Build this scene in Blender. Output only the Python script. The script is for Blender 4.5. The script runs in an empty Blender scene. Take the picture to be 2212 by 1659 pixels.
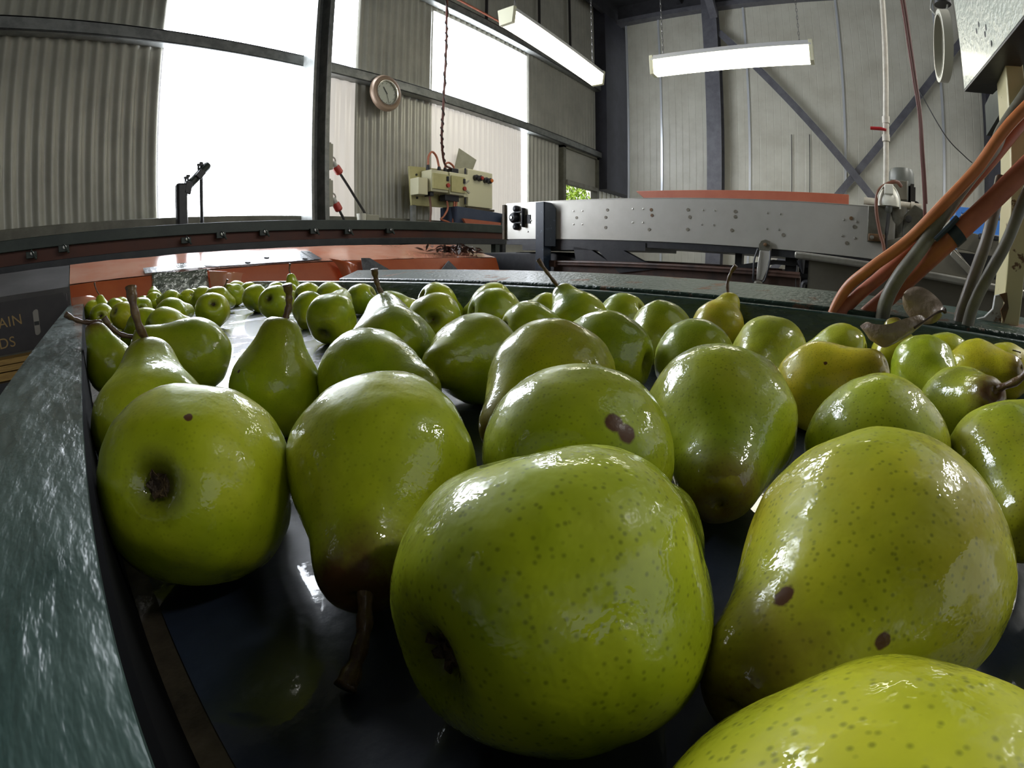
import bpy, math, random
from mathutils import Vector, Matrix, Quaternion, noise
R_ = math.radians
ZC = 1.20                       # height of the eye above the floor; all heights below are measured from it
TH = R_(-5.2)                   # the conveyors stand 5.2 degrees askew to the building
scene = bpy.context.scene
COL = scene.collection
PI = math.pi

# ------------------------------------------------------------------ materials
def lin(c):
    return tuple(((v / 255) / 12.92 if v / 255 <= .04045 else ((v / 255 + .055) / 1.055) ** 2.4) for v in c[:3]) + (1.0,)

def nodes_of(name):
    m = bpy.data.materials.new(name); m.use_nodes = True
    nt = m.node_tree
    return m, nt, nt.nodes['Principled BSDF']

def N(nt, kind, **kw):
    n = nt.nodes.new(kind)
    for k, v in kw.items():
        if hasattr(n, k): setattr(n, k, v)
        else: n.inputs[k].default_value = v
    return n

def ramp(nt, src, stops, interp='LINEAR'):
    r = nt.nodes.new('ShaderNodeValToRGB'); r.color_ramp.interpolation = interp
    el = r.color_ramp.elements
    while len(el) < len(stops): el.new(.5)
    for e, (p, c) in zip(el, stops):
        e.position = p; e.color = c if len(c) == 4 else tuple(c) + (1,)
    nt.links.new(src, r.inputs['Fac']); return r

def mixc(nt, fac, a, b):
    m = nt.nodes.new('ShaderNodeMix'); m.data_type = 'RGBA'
    if hasattr(fac, 'is_linked') or hasattr(fac, 'links'): nt.links.new(fac, m.inputs['Factor'])
    else: m.inputs['Factor'].default_value = fac
    for s, v in ((m.inputs[6], a), (m.inputs[7], b)):
        if isinstance(v, tuple): s.default_value = v
        else: nt.links.new(v, s)
    return m.outputs[2]

def mat(name, col, rough=.5, metal=0.0, var=None, vscale=6.0, vlo=.4, vhi=.65, bump=0.0, bscale=60.0, coat=0.0,
        stretch=None, rvar=None, spec=None, streak=None):
    m, nt, b = nodes_of(name)
    tc = N(nt, 'ShaderNodeTexCoord')
    vec = tc.outputs['Object']
    if stretch:
        mp = N(nt, 'ShaderNodeMapping'); mp.inputs['Scale'].default_value = stretch
        nt.links.new(vec, mp.inputs['Vector']); vec = mp.outputs['Vector']
    b.inputs['Base Color'].default_value = lin(col)
    b.inputs['Roughness'].default_value = rough
    b.inputs['Metallic'].default_value = metal
    if coat: b.inputs['Coat Weight'].default_value = coat; b.inputs['Coat Roughness'].default_value = .12
    if spec is not None: b.inputs['Specular IOR Level'].default_value = spec
    if var:
        nz = N(nt, 'ShaderNodeTexNoise'); nz.inputs['Scale'].default_value = vscale; nz.inputs['Detail'].default_value = 5
        nz.inputs['Roughness'].default_value = .65
        nt.links.new(vec, nz.inputs['Vector'])
        r = ramp(nt, nz.outputs['Fac'], [(vlo, lin(col)), (vhi, lin(var))])
        nt.links.new(r.outputs['Color'], b.inputs['Base Color'])
        if rvar is not None:
            r2 = ramp(nt, nz.outputs['Fac'], [(vlo, (rough,) * 3), (vhi, (rvar,) * 3)])
            nt.links.new(r2.outputs['Color'], b.inputs['Roughness'])
    if bump:
        bz = N(nt, 'ShaderNodeTexNoise'); bz.inputs['Scale'].default_value = bscale; bz.inputs['Detail'].default_value = 4
        nt.links.new(vec, bz.inputs['Vector'])
        bp = N(nt, 'ShaderNodeBump'); bp.inputs['Strength'].default_value = bump; bp.inputs['Distance'].default_value = .004
        nt.links.new(bz.outputs['Fac'], bp.inputs['Height']); nt.links.new(bp.outputs['Normal'], b.inputs['Normal'])
    return m

def emit(name, col, strength, rough=.3, base=None):
    m, nt, b = nodes_of(name)
    b.inputs['Base Color'].default_value = lin(base or (200, 200, 200)); b.inputs['Roughness'].default_value = rough
    b.inputs['Emission Color'].default_value = lin(col); b.inputs['Emission Strength'].default_value = strength
    return m

M = {}
M['sheet'] = mat('olive_grey_sheet', (178, 176, 163), .34, .12, (162, 160, 148), 3, bump=.05, bscale=30)
M['girt'] = mat('galvanised_girt', (138, 140, 136), .42, .35, (112, 114, 112), 14)
M['dark_steel'] = mat('dark_grey_steel', (104, 104, 110), .45, .1, (88, 88, 94), 9)
M['channel'] = mat('olive_channel', (118, 117, 102), .5, 0, (96, 94, 80), 8)
M['panel'] = mat('off_white_wall_panel', (202, 200, 186), .4, 0, (186, 183, 168), 2.2, bump=.04, bscale=14)
M['seam'] = mat('bright_joint_strip', (205, 208, 212), .3, .3)
M['roof'] = mat('dark_roof_sheet', (58, 58, 62), .7, 0, (44, 44, 48), 4)
M['dark_cladding'] = mat('dark_slate_cladding', (52, 52, 62), .6, 0, (40, 40, 48), 4)  # dark blue-grey cladding, tone varies at random
M['concrete'] = mat('wet_concrete', (96, 94, 88), .6, 0, (70, 68, 64), 4, bump=.2, bscale=30)
M['white_sheet'] = emit('white_translucent_sheet', (238, 232, 224), .36, .25, (214, 208, 200))
M['day'] = emit('daylit_clear_sheet', (240, 246, 255), 13.0, .3)
M['tube_glow'] = emit('lit_diffuser', (255, 250, 226), 7.5, .4)
M['lamp_white'] = mat('white_lamp_enamel', (206, 206, 204), .4)
M['lamp_cap'] = mat('cream_end_cap', (222, 220, 190), .4)
M['chain'] = mat('zinc_chain', (128, 126, 122), .4, .7)
M['brown_rim'] = mat('bronze_clock_rim', (150, 128, 108), .35, .25)
M['silver'] = mat('polished_silver', (214, 210, 200), .18, .8)
M['dial'] = mat('grey_dial', (170, 174, 160), .5)
M['ink'] = mat('black_ink', (40, 40, 40), .6)
M['green_rail'] = mat('wet_dark_green_paint', (50, 72, 68), .25, 0, (82, 104, 98), 22, bump=.7, bscale=120, coat=.5, stretch=(1, .3, 1), rvar=.5)
M['green_flange'] = mat('worn_green_paint', (50, 70, 60), .34, 0, (112, 84, 64), 13, .58, .62, bump=.9, bscale=120, coat=.08, rvar=.6, spec=.3)
M['green_beam'] = mat('dark_green_beam_paint', (38, 48, 42), .45, 0, (52, 62, 54), 10, bump=.1, bscale=60)
M['black_paint'] = mat('black_painted_steel', (30, 32, 36), .42, 0, (48, 48, 50), 12, bump=.1, bscale=60)
M['navy_paint'] = mat('navy_painted_steel', (34, 44, 56), .35, 0, (70, 84, 96), 40, .6, .7)
M['brown_steel'] = mat('rusty_brown_channel', (84, 62, 52), .45, .1, (58, 46, 42), 14, bump=.15)
M['orange_pvc'] = mat('orange_vinyl', (188, 96, 54), .3, 0, (174, 82, 42), 5, bump=.12, bscale=18, coat=.3)
M['orange_glare'] = mat('glare_pale_orange_vinyl', (204, 146, 122), .14, 0, (198, 128, 100), 5, bump=.1, bscale=14, coat=.4)  # the same orange vinyl, paled to carry the glare in its colour
M['orange_dull'] = mat('dull_orange_belt', (96, 52, 36), .6, 0, (78, 46, 36), 4)
M['orange_bar'] = mat('orange_painted_board', (174, 98, 70), .5, 0, (166, 88, 62), 6)
M['tape'] = mat('grey_cloth_tape', (104, 106, 110), .3, .1, (70, 72, 76), 22, bump=.4, bscale=60)
M['black_tape'] = mat('black_tape', (46, 46, 50), .3, 0, (70, 70, 74), 30)
M['clear_film'] = mat('creased_clear_film', (120, 128, 120), .12, .1, (70, 76, 66), 26, bump=.9, bscale=40, coat=.6)
M['litter'] = mat('dark_wet_leaf_litter', (34, 30, 28), .3, 0, (54, 44, 38), 40, bump=.6, bscale=120)
M['vinyl_grey'] = mat('dark_grey_vinyl', (74, 72, 72), .45, 0, (92, 90, 90), 4)
M['stainless'] = mat('brushed_stainless', (190, 188, 180), .36, .5, (174, 171, 162), 2.6, .4, .7, bump=.05, bscale=25, rvar=.46)
M['rivet'] = mat('bright_rivet', (190, 188, 182), .25, .9)
M['rust'] = mat('rust_stain', (112, 82, 48), .6, 0, (84, 66, 46), 60)
M['washer'] = mat('dull_plugged_hole', (134, 128, 114), .5, .4, (104, 98, 86), 60)
M['cast'] = mat('black_cast_iron', (38, 38, 40), .45, .3)
M['grime'] = mat('brown_grimy_edge', (88, 76, 52), .6, 0, (60, 52, 40), 30)
M['motor_grey'] = mat('motor_grey_paint', (104, 106, 98), .4, .1, (92, 94, 86), 12)
M['motor_dark'] = mat('dark_motor_fins', (52, 50, 46), .5)
M['gear_grey'] = mat('dull_grey_casting', (104, 102, 90), .5, .3, (84, 80, 66), 18)
M['white_plastic'] = mat('white_plastic', (224, 222, 206), .35)
M['pvc_white'] = mat('off_white_pipe', (206, 200, 184), .4, 0, (188, 180, 162), 30)
M['red_handle'] = mat('red_valve_lever', (176, 40, 44), .4)
M['brass'] = mat('dull_brass', (150, 140, 110), .4, .6)
M['grey_tank'] = mat('dull_grey_steel_sheet', (122, 118, 104), .45, .35, (104, 100, 88), 3, bump=.05)
M['tank_rim'] = mat('pale_steel_rim', (150, 148, 138), .4, .4, (126, 122, 110), 12)
M['cable_orange'] = mat('orange_cable_jacket', (206, 128, 74), .42, 0, (192, 114, 66), 20)
M['cable_rust'] = mat('dull_orange_conduit', (186, 110, 80), .45, 0, (168, 96, 70), 24)
M['cable_grey'] = mat('grey_conduit', (128, 125, 108), .45, 0, (112, 106, 92), 30)
M['cable_taupe'] = mat('taupe_conduit', (122, 112, 98), .35, 0, (104, 94, 78), 30)
M['cable_black'] = mat('black_cable', (44, 42, 40), .45)
M['cable_red'] = mat('red_cable', (98, 58, 50), .5)
M['cable_brown'] = mat('brown_flex', (110, 70, 52), .5)
M['strap'] = mat('dark_tie', (44, 54, 58), .35)
M['cream'] = mat('chipped_cream_paint', (214, 204, 158), .34, 0, (110, 78, 46), 30, .63, .66, bump=.1, bscale=60, coat=.2)
M['pale_green'] = mat('pale_painted_sheet', (212, 216, 200), .26, 0, (204, 210, 194), 9, bump=.6, bscale=110, coat=.4)
M['primer'] = mat('bare_primer', (196, 196, 190), .5, 0, (120, 84, 58), 40, .62, .7)
M['board_cream'] = mat('cream_board', (186, 180, 128), .5, 0, (172, 166, 116), 8)
M['box_cream'] = mat('cream_plastic_box', (214, 210, 176), .4)
M['grey_box'] = mat('light_grey_plastic', (168, 166, 148), .45)
M['card_grey'] = mat('grey_card', (170, 168, 148), .6, 0, (156, 154, 134), 10)
M['btn_black'] = mat('black_button', (38, 38, 44), .35)
M['btn_red'] = mat('red_button', (170, 60, 48), .35)
M['btn_orange'] = mat('orange_button', (220, 120, 50), .35)
M['plug_red'] = mat('red_plug', (200, 64, 52), .35)
M['clear_plastic'] = mat('milky_plastic', (196, 196, 188), .15)
M['blue_trough'] = mat('dark_blue_trough', (52, 62, 84), .45, 0, (62, 72, 92), 6)
M['blue'] = mat('blue_crate_plastic', (64, 118, 190), .4)
M['card_black'] = mat('black_carton_print', (42, 38, 40), .5, 0, (50, 46, 46), 20)
M['gold_ink'] = mat('gold_ink', (150, 124, 74), .5)
M['slot_white'] = mat('pale_hand_slot', (140, 136, 128), .6)
M['timber'] = mat('yellow_timber', (176, 142, 74), .6, 0, (142, 110, 56), 10, stretch=(2, 20, 20))
M['stem'] = mat('brown_pear_stem', (92, 66, 48), .4, 0, (124, 98, 62), 60, .45, .7, bump=.3, bscale=250, coat=.3)
M['calyx'] = mat('dry_dark_calyx', (52, 40, 26), .7, 0, (92, 74, 44), 220, bump=.5, bscale=500)
M['leaf'] = mat('withered_brown_leaf', (156, 138, 122), .35, 0, (130, 112, 96), 60, bump=.4, bscale=150, coat=.25)
M['twig'] = mat('dark_twig', (70, 54, 44), .6)
M['hedge'] = mat('sunlit_yellow_green_leaf', (150, 176, 50), .5, 0, (90, 130, 30), 8)
M['matte_black'] = mat('matte_black_shade', (9, 9, 10), .9, spec=.05)
M['strip'] = mat('bare_metal_strip', (92, 84, 70), .4, .4, (60, 54, 46), 40, bump=.2, bscale=120)

def belt_material():
    m, nt, b = nodes_of('wet_navy_rubber')
    tc = N(nt, 'ShaderNodeTexCoord')
    nz = N(nt, 'ShaderNodeTexNoise'); nz.inputs['Scale'].default_value = 13; nz.inputs['Detail'].default_value = 9; nz.inputs['Roughness'].default_value = .62
    nt.links.new(tc.outputs['Object'], nz.inputs['Vector'])
    c = ramp(nt, nz.outputs['Fac'], [(.35, lin((26, 32, 44))), (.7, lin((46, 56, 76)))])
    nt.links.new(c.outputs['Color'], b.inputs['Base Color'])
    b.inputs['Roughness'].default_value = .45
    wet = ramp(nt, nz.outputs['Fac'], [(.44, (0, 0, 0)), (.455, (1, 1, 1))])
    nt.links.new(wet.outputs['Color'], b.inputs['Coat Weight']); b.inputs['Coat Roughness'].default_value = .03
    n2 = N(nt, 'ShaderNodeTexNoise'); n2.inputs['Scale'].default_value = 60; n2.inputs['Detail'].default_value = 5
    nt.links.new(tc.outputs['Object'], n2.inputs['Vector'])
    bp = N(nt, 'ShaderNodeBump'); bp.inputs['Strength'].default_value = .3; bp.inputs['Distance'].default_value = .003
    nt.links.new(n2.outputs['Fac'], bp.inputs['Height']); nt.links.new(bp.outputs['Normal'], b.inputs['Normal'])
    b3 = N(nt, 'ShaderNodeBump'); b3.inputs['Strength'].default_value = .05; b3.inputs['Distance'].default_value = .002
    nt.links.new(n2.outputs['Fac'], b3.inputs['Height']); nt.links.new(b3.outputs['Normal'], b.inputs['Coat Normal'])
    return m
M['belt'] = belt_material()

def groove_material():
    """The wall panels carry fine upright ribs about 8 cm apart."""
    m = M['panel']; nt = m.node_tree; b = nt.nodes['Principled BSDF']
    tc = N(nt, 'ShaderNodeTexCoord')
    w = N(nt, 'ShaderNodeTexWave'); w.bands_direction = 'Y'; w.wave_profile = 'SAW'
    w.inputs['Scale'].default_value = 3.4; w.inputs['Distortion'].default_value = 0
    nt.links.new(tc.outputs['Object'], w.inputs['Vector'])
    r = ramp(nt, w.outputs['Fac'], [(0, (0, 0, 0)), (.06, (1, 1, 1)), (.94, (1, 1, 1)), (1, (0, 0, 0))])
    bp = N(nt, 'ShaderNodeBump'); bp.inputs['Strength'].default_value = .35; bp.inputs['Distance'].default_value = .01
    nt.links.new(r.outputs['Color'], bp.inputs['Height']); nt.links.new(bp.outputs['Normal'], b.inputs['Normal'])
groove_material()

def pear_material():
    m, nt, b = nodes_of('wet_speckled_pear_skin')
    L = nt.links.new
    tc = N(nt, 'ShaderNodeTexCoord'); oi = N(nt, 'ShaderNodeObjectInfo')
    off = N(nt, 'ShaderNodeVectorMath', operation='SCALE'); off.inputs['Scale'].default_value = 3.0
    cmb = N(nt, 'ShaderNodeCombineXYZ')
    for i in range(3): L(oi.outputs['Random'], cmb.inputs[i])
    L(cmb.outputs[0], off.inputs[0])
    add = N(nt, 'ShaderNodeVectorMath', operation='ADD'); L(tc.outputs['Object'], add.inputs[0]); L(off.outputs[0], add.inputs[1])
    P = add.outputs[0]
    def noi(scale, det=4, rough=.55):
        n = N(nt, 'ShaderNodeTexNoise'); n.inputs['Scale'].default_value = scale; n.inputs['Detail'].default_value = det
        n.inputs['Roughness'].default_value = rough; L(P, n.inputs['Vector']); return n.outputs['Fac']
    def attr(nm):
        a = N(nt, 'ShaderNodeAttribute'); a.attribute_type = 'OBJECT'; a.attribute_name = nm; return a
    def math_(op, a, c=None, d=None):
        n = N(nt, 'ShaderNodeMath', operation=op)
        for s, v in zip(n.inputs, (a, c, d)):
            if v is None: continue
            if isinstance(v, (int, float)): s.default_value = v
            else: L(v, s)
        return n.outputs[0]
    g = ramp(nt, noi(24, 3), [(.30, lin((128, 150, 14))), (.50, lin((162, 178, 26))), (.72, lin((182, 192, 44)))])
    y = ramp(nt, noi(30, 3), [(.30, lin((190, 182, 26))), (.55, lin((212, 192, 38))), (.75, lin((212, 168, 52)))])
    fy = math_('MULTIPLY_ADD', noi(18, 2), .8, -.4)
    fy = math_('ADD', fy, attr('yellow').outputs['Fac'])
    fyc = N(nt, 'ShaderNodeClamp'); L(fy, fyc.inputs[0])
    col = mixc(nt, fyc.outputs[0], g.outputs['Color'], y.outputs['Color'])
    # speckles (lenticels)
    v = N(nt, 'ShaderNodeTexVoronoi'); v.inputs['Scale'].default_value = 540; v.inputs['Randomness'].default_value = 1.0; L(P, v.inputs['Vector'])
    dt = ramp(nt, v.outputs['Distance'], [(.10, (.85, .85, .85)), (.33, (0, 0, 0))])
    sp = math_('MULTIPLY', dt.outputs['Color'], attr('speckle').outputs['Fac'])
    col = mixc(nt, sp, col, lin((78, 92, 14)))
    # russet at the stalk and the calyx
    sep = N(nt, 'ShaderNodeSeparateXYZ'); L(tc.outputs['Object'], sep.inputs[0])
    zt = math_('DIVIDE', sep.outputs['Z'], attr('size').outputs['Fac'])
    zt = math_('SUBTRACT', zt, attr('top').outputs['Fac'])
    nr = math_('MULTIPLY_ADD', noi(70, 5, .7), 1.0, -.5)
    t1 = math_('MULTIPLY_ADD', zt, 1.9, 1.05); t1 = math_('ADD', t1, nr)
    t1 = math_('MULTIPLY', t1, attr('russet').outputs['Fac'])
    c1 = N(nt, 'ShaderNodeClamp'); L(t1, c1.inputs[0])
    col = mixc(nt, c1.outputs[0], col, lin((96, 66, 36)))
    dc = N(nt, 'ShaderNodeVectorMath', operation='DISTANCE'); L(tc.outputs['Object'], dc.inputs[0])
    cz = N(nt, 'ShaderNodeCombineXYZ'); L(math_('MULTIPLY', attr('size').outputs['Fac'], -.93), cz.inputs[2]); L(cz.outputs[0], dc.inputs[1])
    t2 = math_('DIVIDE', dc.outputs['Value'], attr('size').outputs['Fac'])
    t2 = math_('MULTIPLY_ADD', t2, -3.4, 1.25); t2 = math_('ADD', t2, nr)
    c2 = N(nt, 'ShaderNodeClamp'); L(t2, c2.inputs[0])
    col = mixc(nt, math_('MULTIPLY', c2.outputs[0], .9), col, lin((58, 46, 20)))
    # single brown blemishes
    for nm in ('spot_a', 'spot_b'):
        n1 = N(nt, 'ShaderNodeVectorMath', operation='NORMALIZE'); L(tc.outputs['Object'], n1.inputs[0])
        n2 = N(nt, 'ShaderNodeVectorMath', operation='NORMALIZE'); L(attr(nm).outputs['Vector'], n2.inputs[0])
        d0 = N(nt, 'ShaderNodeVectorMath', operation='DISTANCE'); L(n1.outputs[0], d0.inputs[0]); L(n2.outputs[0], d0.inputs[1])
        d0v = math_('ADD', d0.outputs['Value'], math_('SUBTRACT', 1.0, attr(nm + '_on').outputs['Fac']))
        d = N(nt, 'ShaderNodeMath', operation='MULTIPLY'); L(d0v, d.inputs[0]); L(attr('size').outputs['Fac'], d.inputs[1])
        k = math_('MULTIPLY_ADD', noi(400, 2), .0012, -.0006); k = math_('ADD', d.outputs[0], k)
        rr = math_('DIVIDE', k, attr('spot_size').outputs['Fac'])
        rp = ramp(nt, rr, [(.75, (1, 1, 1)), (1.0, (0, 0, 0))])
        col = mixc(nt, rp.outputs['Color'], col, lin((84, 52, 22)))
    L(col, b.inputs['Base Color'])
    b.inputs['Roughness'].default_value = .46
    b.inputs['Specular IOR Level'].default_value = .2
    b.inputs['Coat IOR'].default_value = 1.6
    b.inputs['Subsurface Weight'].default_value = 0.0
    # film of water
    wm = ramp(nt, noi(46, 5, .6), [(.50, (1, 1, 1)), (.56, (.12, .12, .12))])
    L(wm.outputs['Color'], b.inputs['Coat Weight'])
    wr = ramp(nt, noi(46, 5, .6), [(.50, (.04, .04, .04)), (.56, (.22, .22, .22))])
    L(wr.outputs['Color'], b.inputs['Coat Roughness'])
    b1 = N(nt, 'ShaderNodeBump'); b1.inputs['Strength'].default_value = .22; b1.inputs['Distance'].default_value = .002
    L(noi(110, 3), b1.inputs['Height']); L(b1.outputs['Normal'], b.inputs['Normal'])
    b2 = N(nt, 'ShaderNodeBump'); b2.inputs['Strength'].default_value = .4; b2.inputs['Distance'].default_value = .0022
    L(noi(85, 4, .6), b2.inputs['Height']); L(b2.outputs['Normal'], b.inputs['Coat Normal'])
    return m
M['pear'] = pear_material()

# ------------------------------------------------------------------ geometry helpers
class MB:
    def __init__(s): s.v = []; s.f = []
    def add(s, vs, fs):
        o = len(s.v); s.v += [tuple(v) for v in vs]; s.f += [tuple(i + o for i in f) for f in fs]; return s
    def hexa(s, p):     # 8 corners: bottom ring 0-3, top ring 4-7
        return s.add(p, [(0, 3, 2, 1), (4, 5, 6, 7), (0, 1, 5, 4), (1, 2, 6, 5), (2, 3, 7, 6), (3, 0, 4, 7)])
    def box(s, x0, x1, y0, y1, z0, z1):
        return s.hexa([(x0, y0, z0), (x1, y0, z0), (x1, y1, z0), (x0, y1, z0), (x0, y0, z1), (x1, y0, z1), (x1, y1, z1), (x0, y1, z1)])
    def bar(s, a, b, w, h=None, up=(0, 0, 1)):   # square bar from a to b
        a, b = Vector(a), Vector(b); d = (b - a).normalized(); h = h or w
        u = Vector(up)
        if abs(d.dot(u)) > .98: u = Vector((1, 0, 0))
        x = d.cross(u).normalized() * w / 2; y = x.cross(d).normalized() * h / 2
        return s.hexa([a - x - y, a + x - y, a + x + y, a - x + y, b - x - y, b + x - y, b + x + y, b - x + y])
    def tube(s, pts, r, n=10, closed=False):
        pts = [Vector(p) for p in pts]; k = len(pts)
        rs = r if isinstance(r, (list, tuple)) else [r] * k
        o = len(s.v); prev = None
        for i, p in enumerate(pts):
            t = (pts[(i + 1) % k] - pts[i - 1]) if closed else (pts[min(i + 1, k - 1)] - pts[max(i - 1, 0)])
            t.normalize()
            if prev is None:
                u = Vector((0, 0, 1)) if abs(t.z) < .9 else Vector((1, 0, 0))
                u = (u - t * u.dot(t)).normalized()
            else:
                u = (prev - t * prev.dot(t)).normalized()
            prev = u; w = t.cross(u)
            for j in range(n):
                a = 2 * PI * j / n
                s.v.append(tuple(p + (u * math.cos(a) + w * math.sin(a)) * rs[i]))
        for i in range(k if closed else k - 1):
            i2 = (i + 1) % k
            for j in range(n):
                s.f.append((o + i * n + j, o + i * n + (j + 1) % n, o + i2 * n + (j + 1) % n, o + i2 * n + j))
        if not closed:
            s.f.append(tuple(o + j for j in range(n))[::-1]); s.f.append(tuple(o + (k - 1) * n + j for j in range(n)))
        return s
    def cyl(s, a, b, r, r2=None, n=20): return s.tube([a, b], [r, r if r2 is None else r2], n)
    def lathe(s, prof, c=(0, 0, 0), ax=(0, 0, 1), n=28, cap=True):    # prof: (radius, height along ax)
        c = Vector(c); q = Vector((0, 0, 1)).rotation_difference(Vector(ax).normalized())
        o = len(s.v)
        for r, h in prof:
            for j in range(n):
                a = 2 * PI * j / n
                s.v.append(tuple(c + q @ Vector((r * math.cos(a), r * math.sin(a), h))))
        for i in range(len(prof) - 1):
            for j in range(n):
                s.f.append((o + i * n + j, o + i * n + (j + 1) % n, o + (i + 1) * n + (j + 1) % n, o + (i + 1) * n + j))
        if prof[0] == prof[-1]: cap = False
        if cap and prof[0][0] > 1e-6: s.f.append(tuple(o + j for j in range(n))[::-1])
        if cap and prof[-1][0] > 1e-6: s.f.append(tuple(o + (len(prof) - 1) * n + j for j in range(n)))
        return s
    def plate(s, poly, d):      # polygon extruded by the vector d
        d = Vector(d); n = len(poly); p = [Vector(q) for q in poly]
        o = len(s.v); s.v += [tuple(q) for q in p] + [tuple(q + d) for q in p]
        s.f.append(tuple(o + i for i in range(n))[::-1]); s.f.append(tuple(o + n + i for i in range(n)))
        for i in range(n):
            j = (i + 1) % n; s.f.append((o + i, o + j, o + n + j, o + n + i))
        return s
    def ball(s, c, r, n=10, m=6, sq=(1, 1, 1)):
        prof = [(max(1e-7, r * math.sin(PI * i / m)), -r * math.cos(PI * i / m)) for i in range(m + 1)]
        k = len(s.v); s.lathe(prof, (0, 0, 0), (0, 0, 1), n)
        for i in range(k, len(s.v)):
            v = s.v[i]; s.v[i] = (c[0] + v[0] * sq[0], c[1] + v[1] * sq[1], c[2] + v[2] * sq[2])
        return s

def spline(pts, n=8):
    """Catmull-Rom through the points."""
    p = [Vector(q) for q in pts]; p = [p[0] * 2 - p[1]] + p + [p[-1] * 2 - p[-2]]; out = []
    for i in range(1, len(p) - 2):
        for k in range(n):
            t = k / n; a, b, c, d = p[i - 1], p[i], p[i + 1], p[i + 2]
            out.append(.5 * ((2 * b) + (c - a) * t + (2 * a - 5 * b + 4 * c - d) * t * t + (3 * b - a - 3 * c + d) * t ** 3))
    out.append(p[-2]); return out

FR = {'W': Matrix.Translation((0, 0, ZC)), 'M': Matrix.Translation((0, 0, ZC)) @ Matrix.Rotation(TH, 4, 'Z')}

def props(o, label=None, cat=None, group=None, kind=None):
    if label: o['label'] = label
    if cat: o['category'] = cat
    if group: o['group'] = group
    if kind: o['kind'] = kind
    return o

def link(name, mb, m, smooth=False, bevel=0.0, sub=0):
    me = bpy.data.meshes.new(name); me.from_pydata(mb.v, [], mb.f); me.update()
    o = bpy.data.objects.new(name, me); COL.objects.link(o)
    if m: me.materials.append(M[m] if isinstance(m, str) else m)
    if smooth:
        for p in me.polygons: p.use_smooth = True
    if bevel:
        b = o.modifiers.new('edge', 'BEVEL'); b.width = bevel; b.segments = 2; b.limit_method = 'ANGLE'; b.angle_limit = R_(35)
    return o

def smart(o, ang=40):
    me = o.data
    for p in me.polygons: p.use_smooth = True
    import bmesh
    bm = bmesh.new(); bm.from_mesh(me)
    for e in bm.edges:
        if len(e.link_faces) == 2 and e.calc_face_angle(0) > R_(ang): e.smooth = False
    bmesh.ops.recalc_face_normals(bm, faces=bm.faces)
    bm.to_mesh(me); bm.free(); return o

def shift(mb, o):
    mb.v = [(v[0] - o[0], v[1] - o[1], v[2] - o[2]) for v in mb.v]; return mb

def thing(name, label, cat, fr, org, group=None, kind=None):
    """An Empty at the thing's base, in the building's frame W or the machines' frame M."""
    o = bpy.data.objects.new(name, None); COL.objects.link(o); o.empty_display_size = .05
    o.matrix_world = FR[fr] @ Matrix.Translation(org); o['_o'] = [float(a) for a in org]
    return props(o, label, cat, group, kind)

def part(root, name, mb, m, bevel=0.0, label=None, ang=40, org=None):
    o = link(name, shift(mb, list(org) if org is not None else list(root['_o'])), m, bevel=bevel); smart(o, ang)
    o.parent = root
    if org is None: pass
    if label: o['label'] = label
    return o

def sub(parent, root, name, mb, m, bevel=0.0, label=None, ang=40):
    """A piece of a part (thing > part > sub-part)."""
    o = link(name, shift(mb, list(root['_o'])), m, bevel=bevel); smart(o, ang); o.parent = parent
    if label: o['label'] = label
    return o

def solo(name, mb, m, fr, label, cat, group=None, kind=None, bevel=0.0, ang=40):
    o = link(name, mb, m, bevel=bevel); smart(o, ang); o.matrix_world = FR[fr]
    return props(o, label, cat, group, kind)

def struct(name, mb, m, bevel=0.0, ang=40, fr='W', parent=None):
    o = link(name, mb, m, bevel=bevel); smart(o, ang)
    if parent is None: o.matrix_world = FR[fr]; o['kind'] = 'structure'
    else: o.parent = parent
    return o

def corr(x0, x1, z0, z1, y=3.2, pitch=.0762, amp=.0105, mb=None, ph=0.0, sgn=1):
    """A corrugated sheet standing in the plane y, 2 mm thick."""
    mb = mb or MB(); n = max(2, int(round((x1 - x0) / pitch * 10)))
    o = len(mb.v)
    for t in (0, .002):
        for z in (z0, z1):
            for i in range(n + 1):
                x = x0 + (x1 - x0) * i / n
                mb.v.append((x, y + t + amp * math.sin(2 * PI * x / pitch + ph), z))
    k = n + 1
    for i in range(n):
        mb.f.append((o + i, o + i + 1, o + k + i + 1, o + k + i))
        mb.f.append((o + 2 * k + i, o + 3 * k + i, o + 3 * k + i + 1, o + 2 * k + i + 1))
    return mb
# ================================================================== THE SETTING
struct('floor', MB().box(-4, 7.6, -6, 3.3, -ZC - .1, -ZC), 'concrete')
rf = MB(); rf.box(-4, 7.6, -6, 3.3, 3.75, 3.82)
for i in range(9): rf.box(-4, 7.6, -5.4 + i * 1.05, -5.33 + i * 1.05, 3.6, 3.75)
struct('ceiling', rf, 'roof')
wl = MB()
corr(-3.5, .762, .35, 1.43, mb=wl); corr(-3.5, .762, 1.5, 3.75, mb=wl)
corr(2.245, 3.078, .35, 1.43, mb=wl); corr(2.245, 3.078, 1.5, 3.75, mb=wl)
corr(4.522, 5.24, .35, 1.43, mb=wl); corr(4.522, 7.4, 1.5, 3.75, mb=wl)
corr(.762, 2.245, 2.42, 3.75, mb=wl); corr(3.078, 4.522, 2.36, 3.75, mb=wl)
wl.box(-3.5, 7.4, 3.17, 3.3, -ZC, .3)
for x in (1.43,): wl.box(-3.5, 7.4, 3.212, 3.216, x, x + .08)
struct('wall_left', wl, 'sheet', ang=60)

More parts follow.
